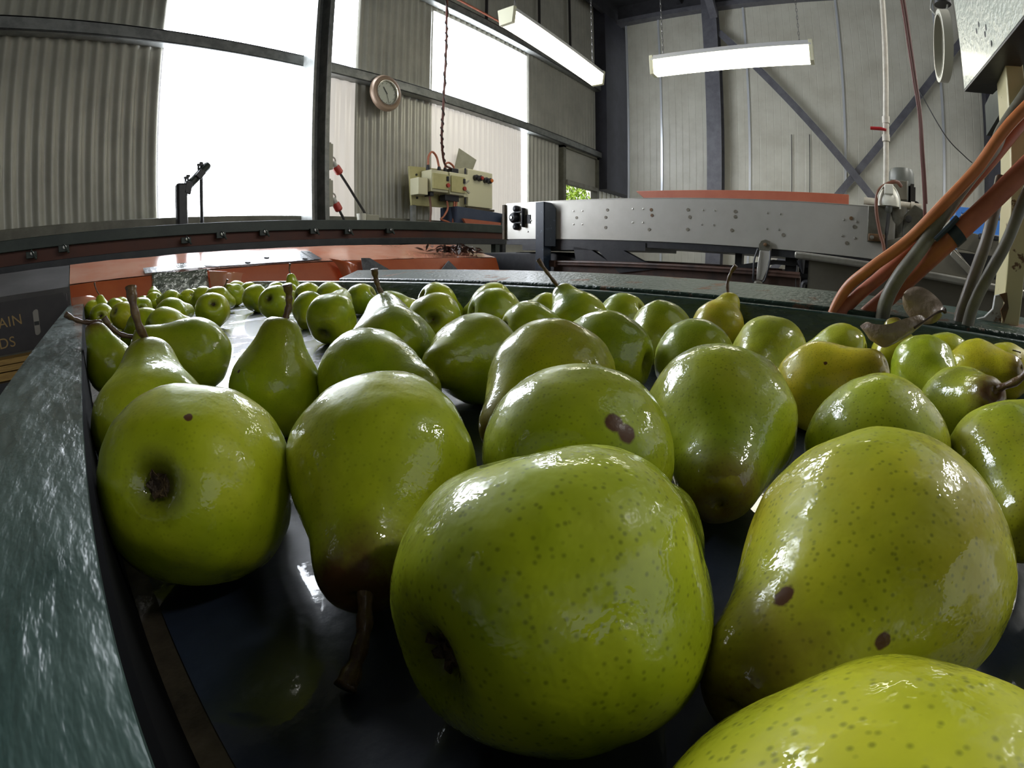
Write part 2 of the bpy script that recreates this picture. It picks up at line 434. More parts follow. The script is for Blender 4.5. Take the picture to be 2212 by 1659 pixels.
def window(n, panes):
    w = bpy.data.objects.new('window_%d' % n, None); COL.objects.link(w); w.matrix_world = FR['W']; w['kind'] = 'structure'
    for nm, mb, m in panes:
        struct(nm, mb, m, parent=w, ang=60)
    return w
window(1, [('pane', MB().box(.762, 2.245, 3.205, 3.212, 1.5, 2.42), 'day'),
           ('pane', MB().box(.772, 1.83, 3.205, 3.212, .35, 1.43), 'day'),
           ('ribbed_sheet', corr(1.83, 2.245, .35, 1.43, pitch=.095, amp=.007), 'white_sheet')])  # ribbed end continues the pane; brightness falloff put in as a weaker glow
window(2, [('pane', MB().box(3.078, 4.522, 3.205, 3.212, 1.5, 2.36), 'day'),
           ('ribbed_sheet', corr(3.078, 4.40, .35, 1.43, pitch=.0762, amp=.007), 'white_sheet'),
           ('pane', MB().box(4.40, 4.522, 3.205, 3.212, .35, 1.43), 'day')])  # narrow pane is the sheet's brighter end, painted by a stronger glow
fr = MB()
for x0, x1 in ((5.20, 5.26), (6.08, 6.14)): fr.box(x0, x1, 3.14, 3.24, .2, 1.46)
fr.box(5.2, 6.14, 3.14, 3.24, 1.40, 1.46); fr.box(5.2, 6.14, 3.12, 3.25, .52, .58)
window(3, [('window_frame', fr, 'channel'), ('shutter', MB().box(5.26, 6.08, 3.17, 3.2, 1.0, 1.40), 'sheet'),
           ('shutter_rail', MB().box(5.26, 6.08, 3.12, 3.2, .95, 1.0), 'tank_rim')])
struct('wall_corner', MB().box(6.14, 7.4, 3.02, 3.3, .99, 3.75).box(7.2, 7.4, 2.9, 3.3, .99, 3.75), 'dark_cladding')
lc = MB(); lc.box(6.14, 7.4, 3.2, 3.25, -ZC, 1.0)
for i in range(9): lc.box(6.2 + i * .14, 6.225 + i * .14, 3.185, 3.2, -ZC, 1.0)
struct('wall_corner_lower', lc, 'white_plastic')
# girts: channels that run along the sheeted wall
def girt(z0, z1, x0=-3.5, x1=6.2):
    m = MB(); m.box(x0, x1, 3.10, 3.19, z1 - .012, z1); m.box(x0, x1, 3.10, 3.112, z0, z1); m.box(x0, x1, 3.10, 3.19, z0, z0 + .01); return m
struct('trim_1', girt(1.426, 1.510), 'girt', .003)
struct('trim_2', girt(2.395, 2.475), 'girt', .003)
struct('trim_3', MB().box(-3.5, 5.2, 3.10, 3.20, .20, .352), 'channel', .004)
# wall_back: insulated panels with joints
wb = MB().box(6.4, 6.5, -5.5, 2.82, -ZC, 3.47)
struct('wall_back', wb, 'panel')
for k, y in enumerate((2.81, 2.325, 1.146, -.032, -1.21, -2.39)):
    struct('trim_%d' % (4 + k), MB().box(6.385, 6.4, y - .014, y + .014, -ZC, 3.47), 'seam')
struct('trim_10', MB().box(6.28, 6.42, -5.5, 2.9, 3.45, 3.52), 'dark_steel'); struct('trim_11', MB().box(6.33, 6.5, -5.5, 2.9, 3.52, 3.75), 'roof')
# steel column on the panel wall with its knee brace, wind bracing, second column
c = MB(); c.box(6.22, 6.235, 1.47, 1.66, -ZC, 3.75); c.box(6.235, 6.37, 1.55, 1.565, -ZC, 3.75); c.box(6.37, 6.385, 1.47, 1.66, -ZC, 3.75)
c.bar((6.25, 1.5, 3.3), (5.7, 1.5, 3.72), .1)
solo('steel_column', c, 'dark_steel', 'W', 'grey steel column standing against the off-white panel wall behind the lit lamp', 'column')
solo('wall_brace', MB().bar((6.26, 1.46, 3.065), (6.26, -.40, .87), .085, .012, (1, 0, 0)).bar((6.285, 1.46, 3.065), (6.285, -.40, .87), .012, .05, (1, 0, 0)), 'dark_steel', 'W',
     'grey diagonal brace falling from the steel column towards the white pipe', 'brace')
solo('wall_brace', MB().bar((6.33, -1.95, 3.44), (6.33, 1.12, -.37), .085, .012, (1, 0, 0)), 'dark_steel', 'W',
     'grey diagonal brace rising behind the white pipe to the white hopper plate', 'brace')
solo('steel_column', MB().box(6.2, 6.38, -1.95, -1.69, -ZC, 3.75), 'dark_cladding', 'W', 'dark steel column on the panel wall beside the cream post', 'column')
# post at the window
p = MB(); p.box(1.715, 1.735, 2.93, 3.08, -ZC, 3.75); p.box(1.735, 1.80, 3.0, 3.012, -ZC, 3.75); p.box(1.80, 1.835, 2.9, 3.08, -ZC, 3.75)
solo('window_post', p, 'girt', 'W', 'grey steel post standing in front of the bright window with sockets on it', 'post', bevel=.002)

# ------------------------------------------------------------------ hanging lamps
def lamp(label, a, b, w, zt_a, zt_b, h):
    """a, b: ends (x, y) of the centre line; w top width; the diffuser tapers downwards."""
    L = thing('fluorescent_lamp', label, 'lamp', 'W', (a[0], a[1], zt_a - h), 'hanging fluorescent lamps')
    A = Vector((a[0], a[1], zt_a)); B = Vector((b[0], b[1], zt_b)); d = (B - A).normalized(); s = d.cross(Vector((0, 0, 1))).normalized(); dz = Vector((0, 0, -1))
    def sec(p, w0, w1, z0, z1): return [p + s * w1 / 2 + dz * z1, p - s * w1 / 2 + dz * z1, p - s * w0 / 2 + dz * z0, p + s * w0 / 2 + dz * z0]
    def prism(p, q, *k):
        u, v = sec(p, *k), sec(q, *k); return MB().hexa([u[0], u[1], v[1], v[0], u[3], u[2], v[2], v[3]])
    part(L, 'housing', prism(A, B, w * .96, w, 0, h * .24), 'lamp_white', .002)
    part(L, 'diffuser', prism(A + d * .02, B - d * .02, w * .98, w * .76, h * .24, h), 'tube_glow', .004)
    for p, q in ((A - d * .012, A + d * .019), (B - d * .019, B + d * .012)):
        part(L, 'end_cap', prism(p, q, w * 1.03, w * .8, -.004, h * 1.02), 'lamp_cap', .003)
    for t in (.07, .93):
        P = A.lerp(B, t); m = MB(); z = P.z; k = 0
        while z < 3.6:
            u = Vector((1, 0, 0)) if k % 2 else Vector((0, 1, 0))
            m.tube([(P + Vector((0, 0, z - P.z + .018)) + u * .006 * math.cos(a_) + Vector((0, 0, .02)) * math.sin(a_)) for a_ in [2 * PI * i / 8 for i in range(8)]], .0022, 5, True)
            z += .033; k += 1
        part(L, 'chain', m, 'chain')
    return L
lamp('lit fluorescent lamp slanting above the second window, nearer the sheeted wall', (2.57, 1.98), (3.85, 1.975), .136, 1.742, 1.68, .117)
lamp('lit fluorescent lamp hanging in front of the steel column and panel wall', (3.86, 1.463), (3.86, .19), .125, 1.735, 1.735, .158)

# ------------------------------------------------------------------ clock on the girt
ck = thing('wall_clock', 'round bronze-rimmed wall clock fixed on the wall rail between the windows', 'clock', 'W', (2.449, 3.08, 1.352))
C0 = Vector((2.449, 3.08, 1.352)); AX = (0, -1, 0)
part(ck, 'rim', MB().lathe([(.104, .018), (.108, .034), (.120, .040), (.138, .034), (.149, .016), (.150, 0), (.14, -.01)], C0, AX, 48, False), 'brown_rim')
part(ck, 'inner_ring', MB().lathe([(.094, .022), (.097, .036), (.104, .038), (.108, .030)], C0, AX, 48, False), 'silver')
dl = part(ck, 'dial', MB().lathe([(0.0001, .016), (.098, .016), (.098, .012), (.0001, .012)], C0, AX, 48), 'dial')
for i in range(12):
    mk = MB(); a = PI * i / 6; q = C0 + Vector((math.sin(a) * .08, -.0175, math.cos(a) * .08)); mk.bar(q - Vector((.004, 0, .006)), q + Vector((.004, 0, .006)), .005, .001)
    sub(dl, ck, 'hour_mark', mk, 'ink')
def hand(ang, l, w):
    d = Vector((math.sin(ang), 0, math.cos(ang))); p0 = C0 + Vector((0, -.021, 0)); return MB().bar(p0 - d * .012, p0 + d * l, w, .0015, (0, 1, 0))
part(ck, 'hour_hand', hand(R_(-36), .055, .006), 'ink'); part(ck, 'minute_hand', hand(R_(163), .088, .0028), 'ink')

# ------------------------------------------------------------------ sockets on the post
def socket(label, z0, z1, plug_m, cab, bend):
    s = thing('wall_socket', label, 'socket', 'W', (1.835, 2.96, z0), 'sockets on the window post')
    part(s, 'housing', MB().box(1.836, 1.885, 2.93, 3.05, z0, z1).box(1.836, 1.875, 2.94, 3.04, z1, z1 + .012), 'grey_box', .004)
    part(s, 'outlet', MB().lathe([(.034, -.01), (.034, .012), (.024, .02), (.0001, .02)], (1.886, 2.99, z0 + .052), (1, 0, -.3), 20), 'plug_red')
    part(s, 'flap', MB().tube(spline([(1.885, 2.97, z0 + .09), (1.912, 2.97, z0 + .094), (1.928, 2.97, z0 + .075), (1.925, 2.97, z0 + .045)], 4), .006, 6), 'clear_plastic')
    a = Vector((1.905, 2.96, z0 + .052)); b = Vector(cab[0]); d = (b - a).normalized()
    part(s, 'plug_neck', MB().cyl(a + d * -.01, a + d * .035, .016, .02), 'clear_plastic')
    part(s, 'plug', MB().lathe([(.026, 0), (.028, .02), (.028, .052), (.018, .062)], a + d * .03, d, 18), plug_m)
    c_ = solo('power_cable', MB().tube(spline([a + d * .085] + [Vector(q) for q in cab], 8), .0095, 8), 'cable_black', 'W', bend, 'cable')
    return s
socket('upper grey wall socket on the window post with a red and white plug', .655, .835, 'plug_red', [(2.06, 2.95, .50), (2.2, 2.94, .29), (2.26, 2.92, .05), (2.3, 2.9, -.5)],
       'straight black cable running down from the upper post socket to the green beam')
socket('lower grey wall socket on the window post with a red plug', .40, .58, 'plug_red', [(1.955, 2.95, .36), (1.985, 2.94, .28), (1.99, 2.93, .1), (2.0, 2.9, -.5)],
       'short dark cable hanging from the lower red plug of the window post')
wp = MB().box(2.10, 2.16, 2.9, 2.96, .27, .345); solo('paper_cup', MB().lathe([(.03, 0), (.036, .07), (.034, .07), (.028, .004), (.0001, .004)], (2.12, 2.93, .285), (0, 0, 1), 16), 'white_plastic', 'W', 'small white cup standing behind the green beam by the wall', 'cup')
solo('junction_box', MB().box(2.165, 2.28, 2.93, 3.0, .26, .352), 'grey_box', 'W', 'low grey box under the straight black cable by the wall', 'box', bevel=.004)

# ------------------------------------------------------------------ switch board and control box
sb = thing('switch_board', 'cream board of breakers and conduits standing before the wall', 'switchboard', 'W', (2.95, 3.0, -ZC))
part(sb, 'back_board', MB().plate([(2.665, 3.03, .775), (2.69, 3.03, .455), (3.235, 3.03, .462), (3.225, 3.03, .80)], (0, .02, 0)), 'board_cream', .002)
part(sb, 'leg', MB().box(2.695, 2.735, 3.03, 3.06, -ZC, .46), 'girt'); part(sb, 'leg', MB().box(3.17, 3.21, 3.03, 3.06, -ZC, .46), 'girt')
for x, z in ((2.74, .71), (2.745, .52), (3.19, .50), (3.17, .77)):
    part(sb, 'bolt', MB().lathe([(.010, 0), (.010, .006), (.0001, .008)], (x, 3.03, z), (0, -1, 0), 10), 'ink')
part(sb, 'socket_box', MB().box(2.672, 2.775, 2.93, 3.03, .535, .672), 'box_cream', .005)
def breaker(x0, x1, z0, z1, y0):
    b = part(sb, 'breaker_box', MB().box(x0, x1, y0, 3.03, z0, z1), 'box_cream', .006)
    sub(b, sb, 'cover', MB().box(x0 + .006, x1 - .006, y0 - .014, y0 - .001, z0 + .02, z1 - .03), 'board_cream', .003)
    sub(b, sb, 'switch', MB().box(x1 - .034, x1 - .012, y0 - .024, y0 - .014, z1 - .085, z1 - .045), 'btn_black', .002)
    sub(b, sb, 'button', MB().lathe([(.018, 0), (.018, .014), (.0001, .016)], (x1 - .022, y0 - .014, z0 + .06), (0, -1, 0), 14), 'btn_red')
breaker(2.785, 2.975, .565, .745, 2.90); breaker(2.985, 3.165, .555, .745, 2.89)
part(sb, 'connector_box', MB().box(3.165, 3.225, 2.9, 3.03, .55, .75), 'box_cream', .003)
part(sb, 'connector_flap', MB().plate([(3.13, 2.885, .66), (3.21, 2.885, .70), (3.21, 2.885, .685), (3.15, 2.885, .645)], (0, -.01, 0)), 'grey_box')
part(sb, 'connector_flap', MB().plate([(3.13, 2.885, .635), (3.22, 2.885, .59), (3.21, 2.885, .578), (3.14, 2.885, .615)], (0, -.01, 0)), 'grey_box')
part(sb, 'cable_gland', MB().box(3.045, 3.125, 2.92, 3.0, .745, .79), 'btn_black', .006)
for x in (2.805, 2.93, 3.0): part(sb, 'cable_gland', MB().lathe([(.02, 0), (.018, .02), (.012, .045), (.0001, .045)], (x, 2.96, .745), (0, 0, 1), 12), 'btn_black')
part(sb, 'cable_gland', MB().box(2.80, 2.84, 2.93, 3.0, .53, .565), 'btn_black', .004)
part(sb, 'cable_gland', MB().box(2.97, 3.14, 2.93, 3.0, .505, .557), 'btn_black', .004)
part(sb, 'conduit_loop', MB().tube(spline([(2.805, 2.96, .785), (2.81, 2.96, .86), (2.85, 2.96, .905), (2.9, 2.96, .87), (2.93, 2.96, .785)], 6), .009, 8), 'cable_rust')
part(sb, 'conduit_loop', MB().tube(spline([(3.0, 2.96, .785), (3.01, 2.96, .825), (3.05, 2.96, .84), (3.10, 2.96, .815), (3.11, 2.96, .785)], 6), .009, 8), 'cable_rust')
part(sb, 'flex', MB().tube(spline([(2.82, 2.96, .53), (2.835, 2.96, .42), (2.822, 2.96, .30), (2.82, 2.96, .1)], 6), .0085, 8), 'cable_brown')
part(sb, 'flex', MB().tube(spline([(3.01, 2.95, .51), (3.02, 2.95, .44), (2.96, 2.94, .37), (2.93, 2.94, .345), (3.02, 2.94, .325), (3.06, 2.94, .30)], 6), .0085, 8), 'cable_rust')
part(sb, 'flex', MB().tube(spline([(3.09, 2.94, .51), (3.08, 2.94, .42), (3.06, 2.93, .33), (3.02, 2.93, .22)], 6), .0085, 8), 'cable_rust')
part(sb, 'flex', MB().tube(spline([(3.12, 2.94, .51), (3.10, 2.94, .43), (3.07, 2.93, .36), (3.05, 2.93, .28)], 6), .0085, 8), 'cable_rust')
cb = thing('control_box', 'cream control cabinet with four round buttons beside the breaker board', 'control box', 'W', (3.4, 3.0, .47))
part(cb, 'cabinet', MB().box(3.27, 3.62, 2.99, 3.14, .475, .83), 'box_cream', .008)
part(cb, 'door', MB().box(3.275, 3.615, 2.95, 2.988, .48, .815), 'box_cream', .006)
part(cb, 'drip_tray', MB().box(3.25, 3.63, 2.94, 3.12, .455, .473), 'grime')
part(cb, 'hinge', MB().cyl((3.262, 2.97, .50), (3.262, 2.97, .82), .009), 'btn_black')
part(cb, 'bracket', MB().box(3.24, 3.3, 3.0, 3.03, -ZC, .475), 'girt')
for i, (x, m_) in enumerate(((3.365, 'btn_black'), (3.42, 'btn_red'), (3.50, 'btn_black'), (3.555, 'btn_orange'))):
    bz = part(cb, 'button', MB().lathe([(.026, 0), (.026, .03), (.02, .036)], (x, 2.95, .745 - .008 * (i // 2)), (0, -1, 0), 16), 'btn_black')
    sub(bz, cb, 'button_cap', MB().lathe([(.017, .034), (.016, .048), (.0001, .05)], (x, 2.95, .745 - .008 * (i // 2)), (0, -1, 0), 14), m_)
solo('card_sheet', MB().plate([(3.345, 3.12, 1.04), (3.585, 3.12, .965), (3.52, 3.12, .84), (3.27, 3.12, .80)], (0, .006, 0)), 'card_grey', 'W',
     'tilted grey card propped on top of the cream control cabinet', 'card')
hc = MB().tube(spline([(2.64, 2.6, 3.7), (2.632, 2.6, 2.06), (2.655, 2.62, 1.67), (2.674, 2.66, 1.18), (2.70, 2.7, .95), (2.88, 2.85, .80), (3.06, 2.95, .79)], 10), .009, 8)
hang = thing('hanging_cable', 'thin twisted cable hanging from the roof before the second window down to the breaker board', 'cable', 'W', (2.65, 2.6, 3.7))
part(hang, 'red_core', hc, 'cable_red')
tw = spline([(2.64, 2.6, 3.7), (2.632, 2.6, 2.06), (2.655, 2.62, 1.67), (2.674, 2.66, 1.18), (2.70, 2.7, .95), (2.88, 2.85, .80)], 24)
part(hang, 'black_wrap', MB().tube([q + Vector((.011 * math.cos(i * .9), .011 * math.sin(i * .9), 0)) for i, q in enumerate(tw)], .0045, 6), 'cable_black')
solo('copper_pipe', MB().tube([(2.2, 3.08, 2.51), (4.3, 3.08, 2.505), (5.6, 3.08, 2.50)], .012, 8), 'cable_rust', 'W', 'thin copper pipe running along the upper wall rail above the second window', 'pipe')
for x, lb in ((3.72, 'dark upright conduit above the wall rail, nearer the lamp end cap'), (4.66, 'dark upright conduit above the wall rail behind the slanting lamp'), (5.35, 'dark upright conduit on the upper wall nearer the dark corner')):
    solo('upright_conduit', MB().cyl((x, 3.12, 2.48), (x, 3.12, 3.72), .016, n=8), 'cable_black', 'W', lb, 'pipe', 'conduits on the upper wall')

# ------------------------------------------------------------------ clamp stand at the window
st = thing('clamp_stand', 'dark clamp stand with a slanted arm in front of the bright window', 'stand', 'W', (.83, 2.9, -ZC))
part(st, 'post', MB().box(.80, .862, 2.87, 2.93, -ZC, .517), 'black_paint', .012)
part(st, 'arm', MB().tube([(.845, 2.9, .472), (.985, 2.9, .618), (.997, 2.9, .63)], [.024, .026, .020], 12), 'green_beam')
part(st, 'clamp', MB().bar((.86, 2.9, .455), (.875, 2.9, .525), .06, .04), 'black_paint', .004)
part(st, 'clamp', MB().bar((.922, 2.9, .545), (.955, 2.9, .585), .075, .04), 'black_paint', .004)
part(st, 'rod', MB().cyl((.952, 2.9, -.2), (.952, 2.9, .56), .010), 'black_paint')
for x, z in ((.858, .53), (.872, .54), (.935, .605), (.950, .615)):
    part(st, 'wing_bolt', MB().cyl((x, 2.9, z - .05), (x, 2.9, z + .02), .006).box(x - .011, x + .011, 2.89, 2.91, z + .012, z + .026), 'black_paint')

# ------------------------------------------------------------------ blue trough under the control box
tr = thing('blue_trough', 'dark blue trough with an orange lip below the cream control cabinet', 'trough', 'W', (3.3, 2.9, -ZC))
part(tr, 'tub', MB().plate([(3.06, 2.88, .46), (3.06, 2.88, .30), (3.62, 2.88, .30), (3.70, 2.88, .35), (3.86, 2.88, .43)], (0, .2, 0)), 'blue_trough', .004)
part(tr, 'lip', MB().plate([(3.09, 2.86, .355), (3.13, 2.86, .31), (3.60, 2.86, .315), (3.60, 2.86, .345)], (0, -.02, 0)), 'orange_bar')
part(tr, 'side_plate', MB().plate([(3.60, 2.85, .31), (3.62, 2.85, .40), (3.78, 2.85, .44), (3.74, 2.85, .31)], (0, -.015, 0)), 'vinyl_grey')
part(tr, 'leg', MB().box(3.05, 3.10, 2.9, 2.95, -ZC, .3), 'girt'); part(tr, 'leg', MB().box(3.7, 3.75, 2.9, 2.95, -ZC, .34), 'black_paint')

# ------------------------------------------------------------------ hedge outside the small window
random.seed(5)
hg = MB()
for i in range(3600):
    a = random.random() * 2 * PI; r = random.random() ** .5
    c_ = Vector((10.3 + .95 * r * math.cos(a), 5.9 + .5 * r * math.sin(a), .1 + 1.75 * random.random() ** .8 * (1 - .55 * r * r)))
    d = Vector((random.uniform(-1, 1), random.uniform(-1, 1), random.uniform(.2, 1.4))).normalized() * .11; s = d.cross(Vector((random.random(), random.random(), .2))).normalized() * .018
    hg.add([c_ - s, c_ + d * .5 + s * .6, c_ + d, c_ + d * .4 - s * 1.6], [(0, 1, 2, 3)])
hroot = thing('hedge', 'bright yellow-green bush outside the small open window', 'bush', 'W', (10.35, 5.9, -ZC))
part(hroot, 'foliage', hg, 'hedge'); part(hroot, 'trunk', MB().cyl((10.35, 5.9, -ZC), (10.35, 5.9, .6), .05, .02), 'twig')
struct('ground_outside', MB().box(-6, 22, 3.35, 13, -ZC - .1, -ZC), 'concrete')
struct('sky_backdrop', MB().box(8, 22, 11, 11.2, -ZC, 4.5), 'white_plastic')  # white wall added to stand in for the bright sky behind the bush
struct('wall_sun_block', MB().box(-4.1, -4, -6, 3.3, -ZC, 3.75), 'sheet')  # unseen wall, added to keep the sun off the pears
# ================================================================== THE PEAR BELT (frame M: +y along the belt)
bc = thing('pear_conveyor', 'wet navy belt conveyor carrying the green pears between dark green rails', 'conveyor', 'M', (.3, .7, -ZC))
bl = MB(); ny = 60
part(bc, 'belt', MB().box(0, .636, -.75, 2.05, -.122, -.108), 'belt')
part(bc, 'edge_strip', MB().box(-.0085, .0005, -.75, 2.05, -.125, -.1085), 'strip')
part(bc, 'rail_shade', MB().box(-.0098, -.0080, -.75, 2.0, -.2, -.0575), 'matte_black')  # thin black strip painting the shade on the rail's inner face
part(bc, 'near_rail', MB().box(-.0635, -.0098, -.75, 2.0, -.26, -.0555), 'green_rail')
part(bc, 'far_rail', MB().hexa([(.626, -.75, -.12), (.650, -.75, -.22), (.650, 2.0, -.22), (.626, 2.0, -.12), (.641, -.75, -.0450), (.656, -.75, -.0450), (.656, 2.0, -.0450), (.641, 2.0, -.0450)]), 'green_rail', .002)
part(bc, 'rail_gutter', MB().box(.656, .692, -.75, 1.95, -.075, -.066), 'black_paint')
part(bc, 'outer_flange', MB().hexa([(.690, -.75, -.10), (.870, -.75, -.10), (.870, 1.50, -.10), (.690, 1.30, -.10), (.690, -.75, -.0415), (.868, -.75, -.0265), (.868, 1.50, -.0225), (.690, 1.30, -.0405)]), 'green_flange', .003)
part(bc, 'bed', MB().box(-.05, .64, -.7, 2.0, -.20, -.13), 'black_paint')
for x in (-.04, .66):
    for y in (-.5, 1.8): part(bc, 'leg', MB().box(x - .03, x + .03, y - .03, y + .03, -ZC, -.2), 'green_beam')

# orange vinyl lining behind the belt
ol = thing('chute_lining', 'orange vinyl chute lining sloping down behind the pears, patched with tape', 'chute lining', 'M', (1.0, 2.1, -.2))
def slab(x0, x1, prof, n=24, wob=.004, seed=1):
    """A sheet that follows prof (y, z) and runs along x, gently wavy, 4 mm thick."""
    m = MB(); k = len(prof)
    for t in (0, -.004):
        for i in range(n + 1):
            x = x0 + (x1 - x0) * i / n
            for y, z in prof: m.v.append((x, y, z + t + wob * noise.noise((x * 5, y * 6, seed))))
    for i in range(n):
        for j in range(k - 1):
            a = i * k + j; m.f.append((a, a + k, a + k + 1, a + 1)); b = a + (n + 1) * k; m.f.append((b, b + 1, b + k + 1, b + k))
    return m
up = [(2.13, .018), (2.2, .031), (2.3, .055), (2.4, .080), (2.5, .105)]
part(ol, 'upper_lining', slab(-.055, 2.2, up), 'orange_glare')
part(ol, 'lower_lining', slab(-.055, 2.2, [(2.06, -.16), (2.085, -.10), (2.11, -.03), (2.128, .014)], wob=.006, seed=4), 'orange_pvc')
part(ol, 'grey_lining', slab(-.9, -.058, [(2.06, -.18), (2.10, -.06), (2.13, .01), (2.3, .06), (2.5, .105)], seed=8), 'vinyl_grey')
def on_up(x, y, o=.005): return (x, y, .018 + (y - 2.13) * .2344 + o)
def on_lo(x, z, o=.006): return (x, 2.06 + (z + .16) * .39 - o, z)
T = (0, 0, .0015)
part(ol, 'tape_patch', MB().plate([on_up(*q) for q in ((.25, 2.24), (.38, 2.25), (.36, 2.14), (.245, 2.14))], T), 'tape')
part(ol, 'tape_patch', MB().plate([on_up(*q) for q in ((.49, 2.27), (.968, 2.37), (1.055, 2.338), (1.039, 2.15), (.9, 2.14), (.66, 2.14), (.55, 2.15), (.49, 2.19))], T), 'tape')
part(ol, 'tape_patch', MB().plate([on_up(*q, .008) for q in ((1.035, 2.353), (1.075, 2.334), (1.05, 2.145), (1.01, 2.145))], T), 'black_tape')
part(ol, 'film_patch', MB().plate([on_up(*q, .007) for q in ((.37, 2.26), (.495, 2.25), (.50, 2.14), (.36, 2.14))], T), 'clear_film')
part(ol, 'film_patch', slab(.27, .50, [(2.066, -.16), (2.085, -.10), (2.105, -.03), (2.122, .022)], 12, .012, 3), 'clear_film')
def flap(p0, p1, p2, p3, bulge, m_):
    g = MB(); n = 8
    for i in range(n + 1):
        for j in range(n + 1):
            u, v = i / n, j / n
            a = Vector(p0).lerp(Vector(p1), u); b = Vector(p3).lerp(Vector(p2), u); c_ = a.lerp(b, v) + Vector((0, -bulge * math.sin(PI * u) * (1 - v * .4), bulge * .5 * math.sin(PI * v)))
            g.v.append(tuple(c_))
    for i in range(n):
        for j in range(n): q = i * (n + 1) + j; g.f.append((q, q + n + 1, q + n + 2, q + 1))
    return part(ol, 'loose_flap', g, m_)
flap((.50, 2.09, .012), (.66, 2.10, -.012), (.62, 2.06, -.075), (.50, 2.07, -.07), .05, 'orange_glare')
flap((1.07, 2.11, .03), (1.22, 2.11, -.01), (1.17, 2.06, -.09), (1.12, 2.05, -.09), .05, 'orange_pvc')
flap((-.05, 2.05, -.03), (.02, 2.04, -.03), (.08, 2.01, -.09), (-.05, 2.0, -.10), .02, 'orange_glare')
part(ol, 'stiff_patch', MB().plate([(1.232, 2.09, .026), (1.28, 2.09, .024), (1.38, 2.06, -.04), (1.222, 2.06, -.04)], (0, -.004, 0)), 'tape')
part(ol, 'stiff_patch', MB().plate([(1.72, 2.08, -.05), (1.784, 2.09, .0), (1.84, 2.08, -.05)], (0, -.004, 0)), 'tape')
random.seed(3)
lt = MB()
for i in range(90):
    x = 1.72 + .44 * random.random() ** .8; y = 2.16 + .16 * random.random() ; p_ = Vector(on_up(x, y, .012 + .02 * random.random()))
    d = Vector((random.uniform(-1, 1), random.uniform(-1, 1), random.uniform(-.2, .5))).normalized() * .03; s = d.cross(Vector((0, .3, 1))).normalized() * .013
    lt.add([p_ - d, p_ + s, p_ + d, p_ - s + Vector((0, 0, .006))], [(0, 1, 2, 3)])
solo('leaf_litter', lt, 'litter', 'M', 'dark wet leaf litter caught on the orange lining under the green beam', 'leaf litter', kind='stuff')
for i, q in enumerate(((.811, 2.238), (.695, 2.165), (.975, 2.17), (1.06, 2.30))):
    part(ol, 'hole', MB().lathe([(.013, 0), (.011, .003), (.0001, .002)], on_up(*q, .008), (0, -.23, 1), 12), 'ink')

# ------------------------------------------------------------------ cross conveyor (green beam)
cc = thing('cross_conveyor', 'long dark green beam conveyor with a dull orange belt crossing behind the orange chute', 'conveyor', 'M', (1.2, 2.8, -ZC))
def beam(y0, y1, za0, za1, zb0, zb1, x0=-1.2, x1=3.01):
    """heights at x = -.41 (a) and x = 3.0 (b)"""
    f = lambda a, b, x: a + (b - a) * (x + .41) / 3.41
    return MB().hexa([(x0, y0, f(za0, zb0, x0)), (x1, y0, f(za0, zb0, x1)), (x1, y1, f(za0, zb0, x1)), (x0, y1, f(za0, zb0, x0)),
                      (x0, y0, f(za1, zb1, x0)), (x1, y0, f(za1, zb1, x1)), (x1, y1, f(za1, zb1, x1)), (x0, y1, f(za1, zb1, x0))])
part(cc, 'side_beam', beam(2.80, 2.84, .212, .269, .222, .286), 'green_beam', .003)
part(cc, 'belt', beam(2.825, 2.87, .139, .214, .168, .224), 'orange_dull')
la = beam(2.79, 2.803, .102, .147, .129, .172); lb = beam(2.803, 2.87, .102, .112, .129, .139); la.add(lb.v, lb.f)
part(cc, 'lower_angle', la, 'black_paint', .002)
for x, z in ((-.25, .197), (-.087, .209), (.55, .197), (.747, .213), (1.32, .219), (1.556, .214), (1.0, .217), (1.87, .221)):
    k = part(cc, 'bracket', MB().box(x - .027, x + .027, 2.782, 2.80, z - .027, z + .005).bar((x, 2.777, z + .01), (x + .025, 2.768, z - .035), .010), 'green_beam', .002)
    sub(k, cc, 'bolt', MB().lathe([(.010, 0), (.010, .010), (.0001, .012)], (x + .005, 2.782, z - .005), (0, -1, 0), 8), 'rivet')
for x in (-.7, .6, 2.0, 2.9): part(cc, 'leg', MB().box(x, x + .05, 2.81, 2.86, -ZC, .14), 'green_beam')

# ------------------------------------------------------------------ stainless conveyor
sc = thing('stainless_conveyor', 'riveted stainless steel conveyor running towards the windows beyond the pear belt', 'conveyor', 'M', (2.5, 1.0, -ZC))
zt = lambda y: .301 + .0253 * y
zb = lambda y: .084 + .0227 * y
Y0, Y1 = -.02, 2.135
def side(x0, x1):
    return MB().hexa([(x0, Y0, zb(Y0)), (x1, Y0, zb(Y0)), (x1, Y1, zb(Y1)), (x0, Y1, zb(Y1)), (x0, Y0, zt(Y0)), (x1, Y0, zt(Y0)), (x1, Y1, zt(Y1)), (x0, Y1, zt(Y1))])
sp = part(sc, 'side_panel', side(2.30, 2.304).add(*(lambda b: (b.v, b.f))(MB().hexa([(2.30, Y0, zt(Y0) - .003), (2.345, Y0, zt(Y0) - .003), (2.345, Y1, zt(Y1) - .003), (2.30, Y1, zt(Y1) - .003), (2.30, Y0, zt(Y0) + .002), (2.345, Y0, zt(Y0) + .002), (2.345, Y1, zt(Y1) + .002), (2.30, Y1, zt(Y1) + .002)]))), 'stainless')
part(sc, 'far_panel', side(2.80, 2.804), 'stainless')
